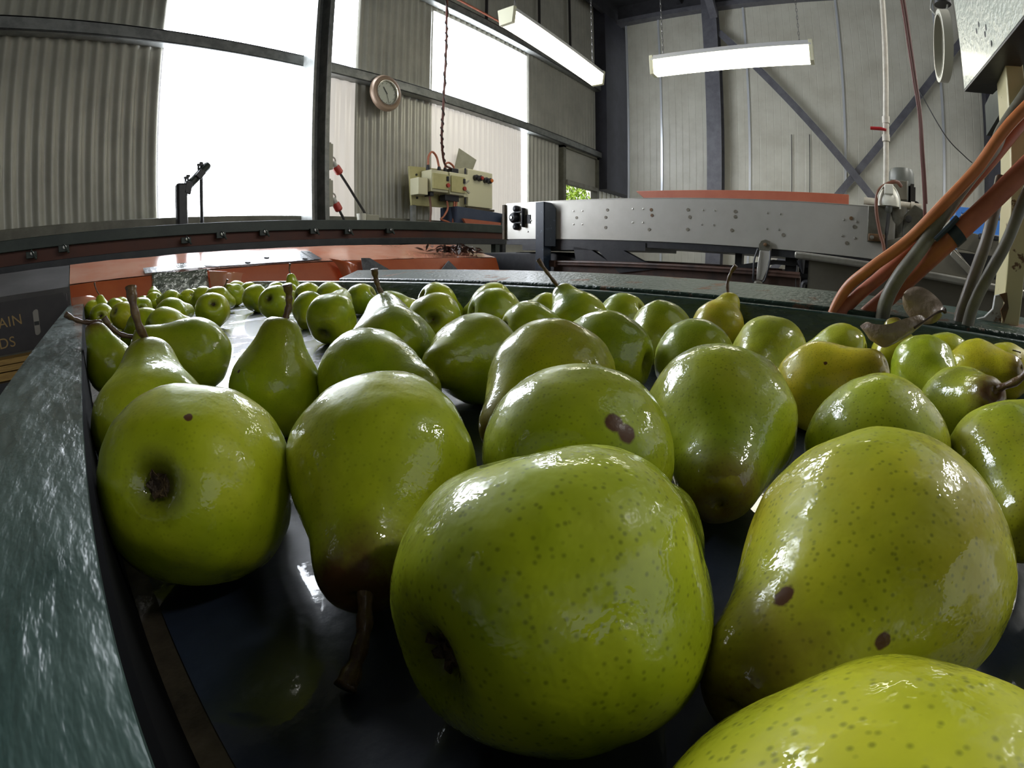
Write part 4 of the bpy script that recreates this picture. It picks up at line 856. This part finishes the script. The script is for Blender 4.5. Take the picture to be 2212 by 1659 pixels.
# ================================================================== THE PEARS
# label, centre of the belly (frame M), axis towards the stalk, belly radius, length factor, stalk vector, yellowness, speckle, russet, lobes, blemishes, blemish size, shows calyx
PEARS = [
    ('big dull green pear showing its dark sunken calyx, pressed against the near rail', (0.0274, 0.1739, -0.0721), (0.525, 0.74, -0.421), 0.0359, 1.62, None, 0.12, 0.35, 0.3, 0.015, [[-0.0023, -0.0202, 0.0296]], 0.0016, 1),
    ('wet pear standing neck up with a tall bent stem, behind the calyx-facing near-rail pear', (0.0253, 0.2685, -0.0742), (0.143, 0.616, 0.774), 0.0338, 1.5, (-0.0066, 0.0009, 0.0329), 0.05, 0.25, 0.55, 0.012, [], 0.001, 0),
    ('brown-topped pear leaning on the near rail with its stem poking over the rail', (0.018, 0.546, -0.0815), (-0.205, 0.063, 0.977), 0.0265, 1.84, (-0.0295, -0.0006, 0.012), 0.0, 0.2, 1.0, 0.02, [], 0.001, 0),
    ('plump pear lying with a raised curved stem, behind the tall-stemmed wet pear', (0.0951, 0.4846, -0.0734), (-0.913, 0.11, 0.394), 0.0346, 1.8, (-0.0244, 0.002, 0.0213), 0.05, 0.4, 0.4, 0.012, [], 0.001, 0),
    ('wet shiny pear half hidden between the tall stem and the plump pear behind it', (0.0964, 0.9095, -0.0765), (-0.766, 0.462, -0.448), 0.0315, 1.62, None, 0.05, 0.3, 0.3, 0.03, [], 0.001, 0),
    ('pear lying crosswise just behind the plump raised-stem pear', (0.1194, 0.8269, -0.0761), (0.951, 0.287, -0.112), 0.0319, 1.62, None, 0.05, 0.3, 0.3, 0.012, [], 0.001, 0),
    ('pear with its thin neck pointing towards the round calyx-facing pear by the bare belt', (0.1673, 1.0478, -0.073), (0.905, 0.419, 0.08), 0.035, 1.5, None, 0.05, 0.3, 0.3, 0.012, [], 0.001, 0),
    ('round pear facing out its calyx at the near edge of the bare belt patch', (0.2423, 1.0074, -0.0723), (0.112, 0.887, -0.448), 0.0357, 1.62, None, 0.1, 0.3, 0.3, 0.015, [], 0.001, 1),
    ('pear whose pointed neck pokes out behind the round calyx-facing pear', (0.3426, 1.355, -0.0709), (0.951, 0.237, -0.199), 0.0371, 1.5, None, 0.05, 0.3, 0.3, 0.012, [], 0.001, 0),
    ('small pear squeezed between two others behind the round calyx-facing pear', (0.3742, 1.6762, -0.0733), (-0.709, 0.546, -0.448), 0.0347, 1.62, None, 0.05, 0.3, 0.3, 0.012, [], 0.001, 0),
    ('pear with a short dark stem in a dimple, close to the loose orange flap', (0.4568, 1.5802, -0.0729), (-0.644, -0.537, 0.546), 0.0351, 1.62, (0.0075, -0.0018, 0.0199), 0.05, 0.3, 0.3, 0.02, [], 0.001, 0),
    ('pear just behind the short-stemmed one under the loose orange flap', (0.5768, 1.9634, -0.0716), (0.988, 0.15, 0.03), 0.0364, 1.62, None, 0.05, 0.3, 0.3, 0.012, [], 0.001, 0),
    ('pear with a rounded back in the middle of the far cluster below the clear film', (0.3437, 1.7736, -0.0765), (-0.33, 0.83, -0.45), 0.0315, 1.5, None, 0.05, 0.3, 0.3, 0.012, [], 0.001, 0),
    ('pear in the far cluster with its back under the grey tape square', (0.2822, 1.7604, -0.074), (-0.827, 0.562, 0.002), 0.034, 1.62, None, 0.05, 0.3, 0.3, 0.012, [], 0.001, 0),
    ('far small pear half hidden below the creased clear film', (0.4082, 1.97, -0.0781), (0.973, 0.23, -0.026), 0.0299, 1.62, None, 0.05, 0.3, 0.3, 0.012, [], 0.001, 0),
    ('far pear leaning beside the bent end of the tall stem', (0.2367, 1.8702, -0.0756), (-0.584, 0.675, -0.45), 0.0324, 1.5, None, 0.05, 0.3, 0.3, 0.012, [], 0.001, 0),
    ('far upright small pear showing a thin stem below the grey tape square', (0.2529, 1.97, -0.0616), (0.034, 0.682, 0.731), 0.029, 1.5, (0.0041, -0.0005, 0.0295), 0.05, 0.3, 0.3, 0.012, [], 0.001, 0),
    ('tiny far pear peeping out just beside the tall stem knob', (0.2146, 1.97, -0.0809), (0.945, 0.322, -0.051), 0.0271, 1.62, None, 0.05, 0.3, 0.3, 0.012, [], 0.001, 0),
    ('lumpy pear showing a dark calyx beside the middle of the tall stem', (0.1443, 1.4253, -0.0749), (0.085, 0.982, -0.169), 0.0331, 1.62, None, 0.05, 0.3, 0.3, 0.03, [], 0.001, 1),
    ('yellowish pear standing close behind the brown-topped near-rail pear', (0.0867, 1.277, -0.0754), (0.726, 0.522, -0.448), 0.0326, 1.62, None, 0.45, 0.3, 0.3, 0.012, [], 0.001, 0),
    ('small upright pear on the near-rail heap with a long thin leaning stem', (0.0562, 1.97, -0.0763), (-0.082, 0.018, 0.996), 0.0313, 1.42, (-0.0144, 0.0, 0.045), 0.05, 0.3, 0.2, 0.012, [], 0.001, 0),
    ('far pear wedged in the corner of near rail and orange lining', (0.023, 1.97, -0.0769), (-0.806, 0.388, -0.448), 0.0311, 1.62, None, 0.1, 0.3, 0.3, 0.012, [], 0.001, 0),
    ('pear at the near rail facing out its calyx above the brown-topped pear', (0.0366, 1.3769, -0.0757), (0.095, 0.986, -0.14), 0.0323, 1.62, None, 0.2, 0.3, 0.3, 0.012, [], 0.001, 1),
    ('small pear next to the thin-stemmed upright one on the near-rail heap', (0.0958, 1.777, -0.0765), (0.91, 0.366, -0.197), 0.0315, 1.62, None, 0.05, 0.3, 0.3, 0.012, [], 0.001, 0),
    ('small pear with a bright wet back, second from the tall stem in the far heap', (0.13, 1.97, -0.078), (0.931, 0.362, 0.05), 0.03, 1.62, None, 0.05, 0.3, 0.3, 0.012, [], 0.001, 0),
    ('small far pear just past the thin-stemmed upright one', (0.1003, 1.97, -0.0815), (-0.882, 0.468, 0.05), 0.0265, 1.62, None, 0.05, 0.3, 0.3, 0.012, [], 0.001, 0),
    ('topmost small pear at the very end of the belt towards the tall stem', (0.1402, 1.97, -0.0825), (0.933, 0.357, 0.05), 0.0255, 1.62, None, 0.05, 0.3, 0.3, 0.012, [], 0.001, 0),
    ('upright green pear with a straight dark stem at the edge of the bare belt', (0.1096, 0.3049, -0.0767), (0.245, 0.004, 0.969), 0.0313, 1.48, (0.0027, -0.0003, 0.0219), 0.05, 0.3, 0.35, 0.01, [[-0.0254, -0.0064, 0.0171]], 0.0015, 0),
    ('small pear peeping out between the short-stemmed pear and the tilted narrow one', (0.5887, 1.8446, -0.0752), (-0.735, 0.678, 0.018), 0.0328, 1.62, None, 0.05, 0.3, 0.3, 0.012, [], 0.001, 0),
    ('narrow pear tilted on its neck on the far side of the bare belt', (0.4218, 1.2629, -0.0722), (-0.129, -0.885, -0.448), 0.0358, 1.62, None, 0.05, 0.3, 0.3, 0.012, [], 0.001, 0),
    ('round pear facing out its calyx on the far side of the bare belt', (0.3725, 0.9828, -0.0709), (0.711, 0.599, -0.368), 0.0371, 1.62, None, 0.05, 0.3, 0.3, 0.012, [], 0.001, 1),
    ('pear top showing just above the round one beyond the bare belt', (0.6058, 1.5902, -0.0758), (0.996, 0.073, 0.05), 0.0322, 1.62, None, 0.05, 0.3, 0.3, 0.012, [], 0.001, 0),
    ('pear hidden below the little upright one by the far rail', (0.5511, 1.3483, -0.0763), (0.981, 0.048, -0.187), 0.0317, 1.62, None, 0.05, 0.3, 0.3, 0.012, [], 0.001, 0),
    ('little upright pear raised above the others with a thin stem by the far rail', (0.6067, 1.4495, -0.0791), (-0.094, 0.051, 0.994), 0.0313, 1.95, (0.0009, -0.0006, 0.0306), 0.0, 0.3, 0.2, 0.01, [], 0.001, 0),
    ('pear standing on its neck beside the straight dark stem', (0.3744, 0.8262, -0.0765), (-0.579, -0.681, -0.448), 0.0315, 1.62, None, 0.05, 0.3, 0.3, 0.012, [], 0.001, 0),
    ('pear rising behind the neck-down one beyond the straight dark stem', (0.5175, 1.1428, -0.0737), (0.996, 0.011, -0.086), 0.0343, 1.62, None, 0.05, 0.3, 0.3, 0.012, [], 0.001, 0),
    ('plump pear with a deep furrow down its side behind the upright green pear', (0.3119, 0.615, -0.073), (0.68, 0.517, 0.52), 0.035, 1.62, None, 0.05, 0.3, 0.3, 0.045, [], 0.001, 0),
    ('pear against the far rail just behind the furrowed pear', (0.5419, 1.0689, -0.0739), (0.996, -0.032, -0.083), 0.0341, 1.62, None, 0.05, 0.3, 0.3, 0.02, [], 0.001, 0),
    ('single smooth pear against the far rail next to the hooked stem', (0.5341, 0.9119, -0.0748), (-0.508, 0.736, -0.447), 0.0332, 1.62, None, 0.05, 0.3, 0.3, 0.012, [], 0.001, 0),
    ('pear tilted back with a hooked brown stem and a dimpled top', (0.2236, 0.3352, -0.0711), (0.306, 0.618, 0.725), 0.0369, 1.5, (-0.0068, 0.0047, 0.0264), 0.05, 0.3, 0.3, 0.035, [], 0.001, 0),
    ('pear just visible behind the dimpled top of the hooked-stem pear', (0.447, 0.6687, -0.0765), (0.988, -0.152, 0.035), 0.0315, 1.62, None, 0.05, 0.3, 0.3, 0.012, [], 0.001, 0),
    ('pear lying along the far rail behind the round one with a small dark mark', (0.5591, 0.6868, -0.0732), (0.867, -0.218, -0.448), 0.0348, 1.62, None, 0.05, 0.3, 0.3, 0.03, [], 0.001, 0),
    ('round pear with a small dark mark in the middle, behind the hooked-stem pear', (0.3833, 0.4763, -0.0735), (0.684, 0.713, -0.156), 0.0345, 1.62, None, 0.08, 0.3, 0.3, 0.012, [[-0.0234, -0.0248, 0.0052]], 0.0016, 0),
    ('pear against the far rail, its back rising over the rounded pear before it', (0.5938, 0.5839, -0.0728), (-0.298, 0.843, -0.448), 0.0352, 1.62, None, 0.05, 0.3, 0.3, 0.012, [], 0.001, 0),
    ('rounded pear lying before the far rail, half way between the two bent stems', (0.467, 0.4541, -0.0724), (0.914, -0.347, -0.21), 0.0356, 1.62, None, 0.05, 0.35, 0.3, 0.012, [], 0.001, 0),
    ('wet pear back lying in front of the pear with the long backward stem', (0.4031, 0.3386, -0.0761), (0.893, -0.416, -0.173), 0.0319, 1.62, None, 0.05, 0.4, 0.3, 0.012, [], 0.001, 0),
    ('pear leaning away with a long stem reaching to the navy upright', (0.5026, 0.3443, -0.0724), (0.167, 0.703, 0.692), 0.0356, 1.5, (-0.0175, 0.0215, 0.0366), 0.05, 0.35, 0.4, 0.012, [], 0.001, 0),
    ('small pear showing a wet side behind the long backward stem', (0.609, 0.4756, -0.079), (-0.224, 0.974, 0.0), 0.029, 1.62, None, 0.05, 0.3, 0.3, 0.012, [], 0.001, 0),
    ('big pear with a creased shoulder lying neck towards the hooked-stem pear', (0.2494, 0.2633, -0.0733), (-0.963, -0.254, 0.087), 0.0347, 1.62, None, 0.05, 0.4, 0.3, 0.022, [], 0.001, 0),
    ('pear back with a wet top between the upright pear and the creased one', (0.1577, 0.2623, -0.0739), (0.168, -0.985, -0.034), 0.0341, 1.62, None, 0.05, 0.35, 0.3, 0.012, [], 0.001, 0),
    ('large pear resting on its russet neck, its stem hanging down to the belt', (0.0877, 0.1431, -0.0731), (-0.635, -0.724, -0.27), 0.0349, 1.62, (-0.0176, -0.0122, -0.0166), 0.05, 0.4, 1.0, 0.012, [], 0.001, 0),
    ('yellowish-green pear lying neck down behind the pear with the ragged brown scar', (0.2178, 0.1666, -0.0709), (-0.967, -0.049, -0.25), 0.0371, 1.62, None, 0.3, 0.5, 0.8, 0.012, [], 0.001, 0),
    ('small smooth pear close to the far rail behind the leaning-away pear', (0.5728, 0.3215, -0.0748), (-0.067, 0.892, -0.448), 0.0332, 1.62, None, 0.05, 0.4, 0.3, 0.012, [], 0.001, 0),
    ('green pear with a wet groove lying behind the yellowish-green one', (0.3267, 0.1956, -0.0729), (-0.102, 0.993, 0.05), 0.0351, 1.62, None, 0.05, 0.5, 0.3, 0.02, [], 0.001, 0),
    ('olive pear with a long wet streak lying in front of the yellow upright pear', (0.4716, 0.2175, -0.0736), (-0.957, -0.089, -0.277), 0.0344, 1.62, None, 0.15, 0.5, 0.3, 0.012, [], 0.001, 0),
    ('yellow upright pear with a straight stem against the far rail', (0.6009, 0.1978, -0.0743), (0.665, -0.002, 0.747), 0.0337, 1.5, (0.002, -0.007, 0.0399), 0.75, 0.5, 0.25, 0.01, [], 0.001, 0),
    ('green pear back with a narrow wet streak below the yellow upright pear', (0.372, 0.1404, -0.0753), (-0.919, -0.125, -0.373), 0.0327, 1.62, None, 0.05, 0.5, 0.3, 0.012, [], 0.001, 0),
    ('round speckled pear alone in front of the far rail beside the yellow upright pear', (0.439, 0.0944, -0.0737), (-0.988, 0.116, -0.102), 0.0343, 1.62, None, 0.2, 0.6, 0.3, 0.012, [], 0.001, 0),
    ('large speckled green pear standing on its neck behind the two biggest pears', (0.2157, 0.0655, -0.0713), (-0.889, -0.381, -0.255), 0.0367, 1.62, None, 0.08, 0.7, 0.8, 0.01, [], 0.001, 0),
    ('wet green pear with a ragged brown scar behind the biggest central pear', (0.1418, 0.0958, -0.0722), (0.86, 0.5, -0.1), 0.0358, 1.62, None, 0.1, 0.6, 0.9, 0.012, [[-0.0149, -0.0232, 0.0228], [-0.0133, -0.0267, 0.0197]], 0.0036, 0),
    ('biggest central green pear showing its calyx low on its furrowed side', (0.0735, 0.0531, -0.0723), (0.994, -0.092, -0.065), 0.0357, 1.62, None, 0.02, 0.75, 0.3, 0.035, [], 0.001, 1),
    ('big yellow-green pear with two brown blemishes beside the biggest central pear', (0.1252, -0.0107, -0.0709), (-0.939, 0.331, -0.092), 0.036, 1.62, None, 0.42, 0.75, 0.8, 0.01, [[-0.0318, 0.014, 0.0094], [-0.0351, -0.0031, 0.0074]], 0.0016, 0),
    ('speckled green pear cut off by the frame edge, just behind the blemished one', (0.2352, -0.0711, -0.0739), (-0.999, 0.034, -0.027), 0.0337, 1.62, None, 0.15, 0.8, 0.3, 0.01, [], 0.001, 0),
    ('olive speckled pear with a ragged wet patch behind the blemished yellow-green one', (0.2338, -0.0063, -0.0739), (0.974, 0.201, 0.1), 0.0341, 1.62, None, 0.12, 0.8, 0.3, 0.012, [], 0.001, 0),
    ('orange-yellow pear lying under the withered leaves', (0.3583, 0.0379, -0.0765), (-0.178, -0.857, 0.483), 0.0315, 1.62, None, 1.05, 0.6, 0.55, 0.01, [[-0.0235, -0.0042, 0.0206]], 0.0015, 0),
    ('smooth bluish-green pear just past the orange-yellow one under the leaves', (0.5057, -0.0445, -0.0758), (-0.861, -0.485, -0.15), 0.0322, 1.62, None, 0.0, 0.6, 0.3, 0.012, [], 0.001, 0),
    ('yellow pear with a brown neck end between the bluish-green one and the cream post', (0.5585, -0.1033, -0.076), (-0.545, -0.782, 0.302), 0.0319, 1.62, None, 0.75, 0.8, 0.8, 0.012, [], 0.001, 0),
    ('yellow pear with two thin dark needles on it at the foot of the cream post', (0.6058, -0.146, -0.077), (0.205, -0.978, 0.05), 0.031, 1.62, None, 0.6, 0.7, 0.3, 0.012, [], 0.001, 0),
    ('green pear by the far rail where the taupe conduits come down', (0.6066, -0.0748, -0.0765), (0.527, -0.843, 0.105), 0.0314, 1.62, None, 0.15, 0.7, 0.3, 0.03, [], 0.001, 0),
    ('green pear by the far rail where the grey conduit comes down', (0.5573, 0.0416, -0.0784), (0.102, 0.973, -0.205), 0.0296, 1.62, None, 0.2, 0.6, 0.3, 0.012, [], 0.001, 0),
    ('small yellow-topped pear standing behind the withered leaves', (0.609, -0.0186, -0.079), (0.506, 0.184, 0.842), 0.029, 1.5, None, 0.5, 0.5, 1.0, 0.012, [], 0.001, 0),
    ('green pear turning its russet stem end towards the frame edge', (0.3658, -0.0629, -0.0776), (-0.794, -0.286, 0.536), 0.0304, 1.62, (-0.0041, -0.0205, 0.0274), 0.1, 0.7, 1.0, 0.012, [], 0.001, 0),
    ('green pear low at the frame edge between the blemished and the very near pears', (0.1857, -0.1082, -0.0815), (-0.805, -0.39, -0.448), 0.0265, 1.62, None, 0.2, 0.7, 0.6, 0.012, [], 0.001, 0),
    ('very near bright yellow-green pear cut off by the bottom edge', (0.0437, -0.0242, -0.074), (0.704, -0.709, 0.039), 0.034, 1.5, None, 0.22, 0.8, 0.3, 0.008, [], 0.001, 0),
]
PROF = [(-.80, 0.0), (-.81, .06), (-.86, .13), (-.92, .21), (-.945, .33), (-.90, .52), (-.76, .70), (-.55, .86), (-.30, .965), (0, 1.0), (.28, .955), (.55, .84), (.80, .685), (1.02, .56), (1.22, .48), (1.40, .41), (1.53, .32), (1.60, .21), (1.605, .10), (1.57, .04), (1.55, 0)]
def profile(el, n):
    pts = []
    for z, r in PROF:
        if z > .2: z = .2 + (z - .2) * (el - .2) / 1.42
        pts.append((r, 0, z))
    s = spline(pts, 6); L = [0]
    for a, b in zip(s, s[1:]): L.append(L[-1] + (b - a).length)
    out = []; j = 0
    for i in range(n + 1):
        t = L[-1] * i / n
        while j < len(L) - 2 and L[j + 1] < t: j += 1
        f = (t - L[j]) / max(1e-9, L[j + 1] - L[j]); q = s[j].lerp(s[j + 1], f); out.append((max(0, q.x), q.z))
    return out
def pear_mesh(R, el, seg, rings, seed, lobes):
    m = MB(); pr = profile(el, rings); rnd = random.Random(seed)
    k = rnd.choice((3, 4, 5)); ph = rnd.random() * 6.28; bend = rnd.uniform(-.10, .10); bph = rnd.random() * 6.28
    for i, (r, z) in enumerate(pr):
        if i in (0, rings): m.v.append((0, 0, z * R)); continue
        for j in range(seg):
            a = 2 * PI * j / seg; c, s = math.cos(a), math.sin(a)
            q = Vector((c * r, s * r, z))
            w = 1 + .05 * noise.noise(q * 1.1 + Vector((seed * 1.7, 0, 0))) + .022 * noise.noise(q * 2.6 + Vector((0, seed * 2.3, 0))) + .006 * noise.noise(q * 7 + Vector((0, 0, seed)))
            f = math.cos(k * a + ph); w += lobes * (f if f > 0 else f * 1.6) * (.5 + .5 * math.cos((z - .1) * 1.1))
            b = bend * max(0, z - .2) ** 1.5
            m.v.append(((c * r * w + b * math.cos(bph)) * R, (s * r * w + b * math.sin(bph)) * R, z * R))
    for j in range(seg): m.f.append((0, 1 + (j + 1) % seg, 1 + j))
    for i in range(rings - 2):
        for j in range(seg):
            a = 1 + i * seg; m.f.append((a + j, a + (j + 1) % seg, a + seg + (j + 1) % seg, a + seg + j))
    last = len(m.v) - 1; a = 1 + (rings - 2) * seg
    for j in range(seg): m.f.append((a + j, a + (j + 1) % seg, last))
    return m
def calyx_mesh(R, seed):
    m = MB(); rnd = random.Random(seed)
    m.lathe([(.12 * R, -.835 * R), (.08 * R, -.85 * R), (.05 * R, -.84 * R), (.0001, -.82 * R)], n=14)
    for k in range(5):
        a = 2 * PI * k / 5 + rnd.uniform(-.25, .25); c, s = math.cos(a), math.sin(a); l = R * rnd.uniform(.09, .15); w = R * .04; h = R * rnd.uniform(.0, .06)
        p = [(c * .05 * R - s * w, s * .05 * R + c * w, -.865 * R), (c * .05 * R + s * w, s * .05 * R - c * w, -.865 * R), (c * l * .7 + s * w * .6, s * l * .7 - c * w * .6, -.88 * R - h), (c * l, s * l, -.875 * R - h * .5), (c * l * .7 - s * w * .6, s * l * .7 + c * w * .6, -.88 * R - h)]
        m.plate(p, (0, 0, .012 * R))
    return m
def stem_pts(base, e, seed):
    rnd = random.Random(seed); L = e.length; d = e.normalized()
    s = d.orthogonal().normalized(); s.rotate(Quaternion(d, rnd.random() * 6.28)); k = L * rnd.uniform(.08, .16)
    return spline([base - d * .006, base, base + e * .35 + s * k, base + e * .72 + s * k * .8, base + e], 6)
for idx, (label, pos, ax, R, el, st_, yel, spk, rus, lob, spots, ssz, cal) in enumerate(PEARS):
    dist = Vector(pos).length; seg, rings = (112, 84) if dist < .3 else ((56, 44) if dist < .8 else (32, 26))
    o = link('pear', pear_mesh(R, el, seg, rings, idx + 11, lob), 'pear', smooth=True)
    n = Vector(ax).normalized(); q = Vector((0, 0, 1)).rotation_difference(n) @ Quaternion((0, 0, 1), (idx * 2.399) % 6.283)
    o.matrix_world = FR['M'] @ Matrix.Translation(pos) @ q.to_matrix().to_4x4()
    props(o, label, 'pear', 'green pears on the wet belt')
    o['yellow'] = float(yel); o['speckle'] = float(spk) * .8; o['russet'] = float(rus); o['size'] = float(R); o['top'] = float(el); o['spot_size'] = float(ssz)
    qi = q.inverted()
    for k, nm in enumerate(('spot_a', 'spot_b')): o[nm] = [float(c) for c in (qi @ Vector(spots[k]))] if k < len(spots) else [0.0, 0.0, -1.0]
    for k, nm in enumerate(('spot_a_on', 'spot_b_on')): o[nm] = 1.0 if k < len(spots) else 0.0
    if st_:
        pts = stem_pts(Vector((0, 0, R * (el - .03))), qi @ Vector(st_), idx); k = len(pts)
        rr = [(.0034 if i < 5 else .0023) + (.0014 * max(0, i / k - .72) / .28) + .0003 * math.sin(i * 1.3) for i in range(k)]
        s_ = link('stem', MB().tube(pts, rr, 10), 'stem', smooth=True); s_.parent = o
    if cal:
        c_ = link('calyx', calyx_mesh(R, idx), 'calyx', smooth=False); c_.parent = o

# ------------------------------------------------------------------ withered leaves on the orange-yellow pear
sg = thing('leaf_sprig', 'two withered brown leaves on a twig lying over the orange-yellow pear', 'leaf', 'M', (0.3608, -0.0093, -0.0370))
def leaf(pts_mid, half, roll, cup):
    """Blade along a mid line; half: widths; roll: direction across; cup: how far the edges lift."""
    m = MB(); mid = spline(pts_mid, 6); k = len(mid); nn = 6
    for i, p in enumerate(mid):
        t = i / (k - 1); w = half * math.sin(PI * min(1, t * .96 + .02)) ** .7; r = Vector(roll).normalized()
        d = (mid[min(i + 1, k - 1)] - mid[max(i - 1, 0)]).normalized(); up_ = d.cross(r).normalized()
        for j in range(nn + 1):
            u = j / nn * 2 - 1; m.v.append(tuple(p + r * w * u + up_ * (cup * u * u + .0004 * math.sin(i * .7 + j * 1.3))))
    for i in range(k - 1):
        for j in range(nn): a = i * (nn + 1) + j; m.f.append((a, a + nn + 1, a + nn + 2, a + 1))
    o = len(m.v); n0 = len(m.f)
    m.v += [(x, y, z - .0004) for x, y, z in m.v]; m.f += [tuple(i + o for i in f)[::-1] for f in m.f]
    return m
part(sg, 'leaf_blade', leaf([(0.3626, 0.0153, -0.0315), (0.3589, 0.0093, -0.0361), (0.3571, -0.0009, -0.0379), (0.3589, -0.0111, -0.0347), (0.3635, -0.0217, -0.0282), (0.3682, -0.0296, -0.0222)], .0085, (0.3237, -0.0463, -0.7400), .005), 'leaf')
part(sg, 'leaf_blade', leaf([(0.3746, -0.0389, -0.0153), (0.3783, -0.0333, -0.0153), (0.3811, -0.0250, -0.0125), (0.3820, -0.0176, -0.0097), (0.3820, -0.0125, -0.0079)], .0115, (.15, -.24, .95), .004), 'leaf')
part(sg, 'twig', MB().tube(spline([(0.3635, -0.0217, -0.0282), (0.3682, -0.0305, -0.0208), (0.3719, -0.0370, -0.0162), (0.3737, -0.0421, -0.0143)], 5), [.0007] * 10 + [.0009] * 4 + [.0022] * 2, 8), 'twig')

# two thin dry needles stuck to the yellow pear at the foot of the post
bpy.context.view_layer.update()
host = next(o for o in bpy.data.objects if o.get('label', '').startswith('yellow pear with two thin'))
for raw, lb in (([(0.584, -0.138, -0.056), (0.5808, -0.1409, -0.0588), (0.5795, -0.147, -0.06), (0.5822, -0.1545, -0.0582)], 'thin curved dark needle stuck on the yellow pear under the cream post'), ([(0.5882, -0.1453, -0.0511), (0.5893, -0.1551, -0.052)], 'short straight dark needle stuck on the yellow pear under the cream post')):
    pts = []
    for q in raw:
        ok, loc, nor, _ = host.closest_point_on_mesh(host.matrix_world.inverted() @ (FR['M'] @ Vector(q)))
        pts.append(FR['M'].inverted() @ (host.matrix_world @ (loc + nor * .0004)))
    solo('dry_needle', MB().tube(spline(pts, 6) if len(pts) > 2 else pts, .0006, 6), 'twig', 'M', lb, 'needle')

# ================================================================== LIGHT
w = bpy.data.worlds.new('overcast'); scene.world = w; w.use_nodes = True
bg = w.node_tree.nodes['Background']; bg.inputs[0].default_value = (.93, .97, 1.0, 1); bg.inputs[1].default_value = .5
def area(name, loc, rot, sx, sy, e, col=(1, 1, 1)):
    l = bpy.data.lights.new(name, 'AREA'); l.shape = 'RECTANGLE'; l.size = sx; l.size_y = sy; l.energy = e; l.color = col
    o = bpy.data.objects.new(name, l); COL.objects.link(o); o.location = loc; o.rotation_euler = rot; return o
sn = bpy.data.lights.new('hazy_sun', 'SUN'); sn.energy = 5; sn.angle = R_(12); so = bpy.data.objects.new('hazy_sun', sn); COL.objects.link(so)
so.rotation_euler = Vector((.5, .6, -.7)).to_track_quat('-Z', 'Y').to_euler()
area('overhead_fill', (1.6, -1.6, 3.1), (0, 0, 0), 1.3, .16, 34, (1, .98, .93))  # unseen overhead fill lights, added to brighten the near sides of the pears
area('overhead_fill', (3.6, -2.6, 3.1), (0, 0, 0), 1.3, .16, 30, (1, .98, .93))

# ================================================================== CAMERA: a wide action camera held just above the pears
cam = bpy.data.cameras.new('camera'); co = bpy.data.objects.new('camera', cam); COL.objects.link(co)
yaw, pitch = R_(53.0), .25137
fwd = Vector((math.sin(yaw) * math.cos(pitch), math.cos(yaw) * math.cos(pitch), -math.sin(pitch)))
co.location = (0, 0, ZC); co.rotation_euler = fwd.to_track_quat('-Z', 'Y').to_euler()
cam.type = 'PANO'; cam.sensor_width = 36.0; cam.sensor_fit = 'HORIZONTAL'; cam.clip_start = .01; cam.clip_end = 100
cy = cam; cy.panorama_type = 'FISHEYE_LENS_POLYNOMIAL'; cy.fisheye_fov = PI
f_mm = 1062.69 * 36 / 2212
cy.fisheye_polynomial_k0 = 0.0; cy.fisheye_polynomial_k1 = -1 / f_mm; cy.fisheye_polynomial_k2 = 0.0
cy.fisheye_polynomial_k3 = .04101 / f_mm ** 3; cy.fisheye_polynomial_k4 = 0.0
scene.camera = co
vs = scene.view_settings; scene.display_settings.display_device = 'sRGB'
vs.view_transform = 'Standard'; vs.look = 'None'; vs.exposure = 0.25; vs.gamma = 1.0; vs.use_curve_mapping = False
scene.cycles.use_denoising = True
scene.cycles.max_bounces = 6; scene.cycles.diffuse_bounces = 3; scene.cycles.glossy_bounces = 3; scene.cycles.sample_clamp_indirect = 6.0
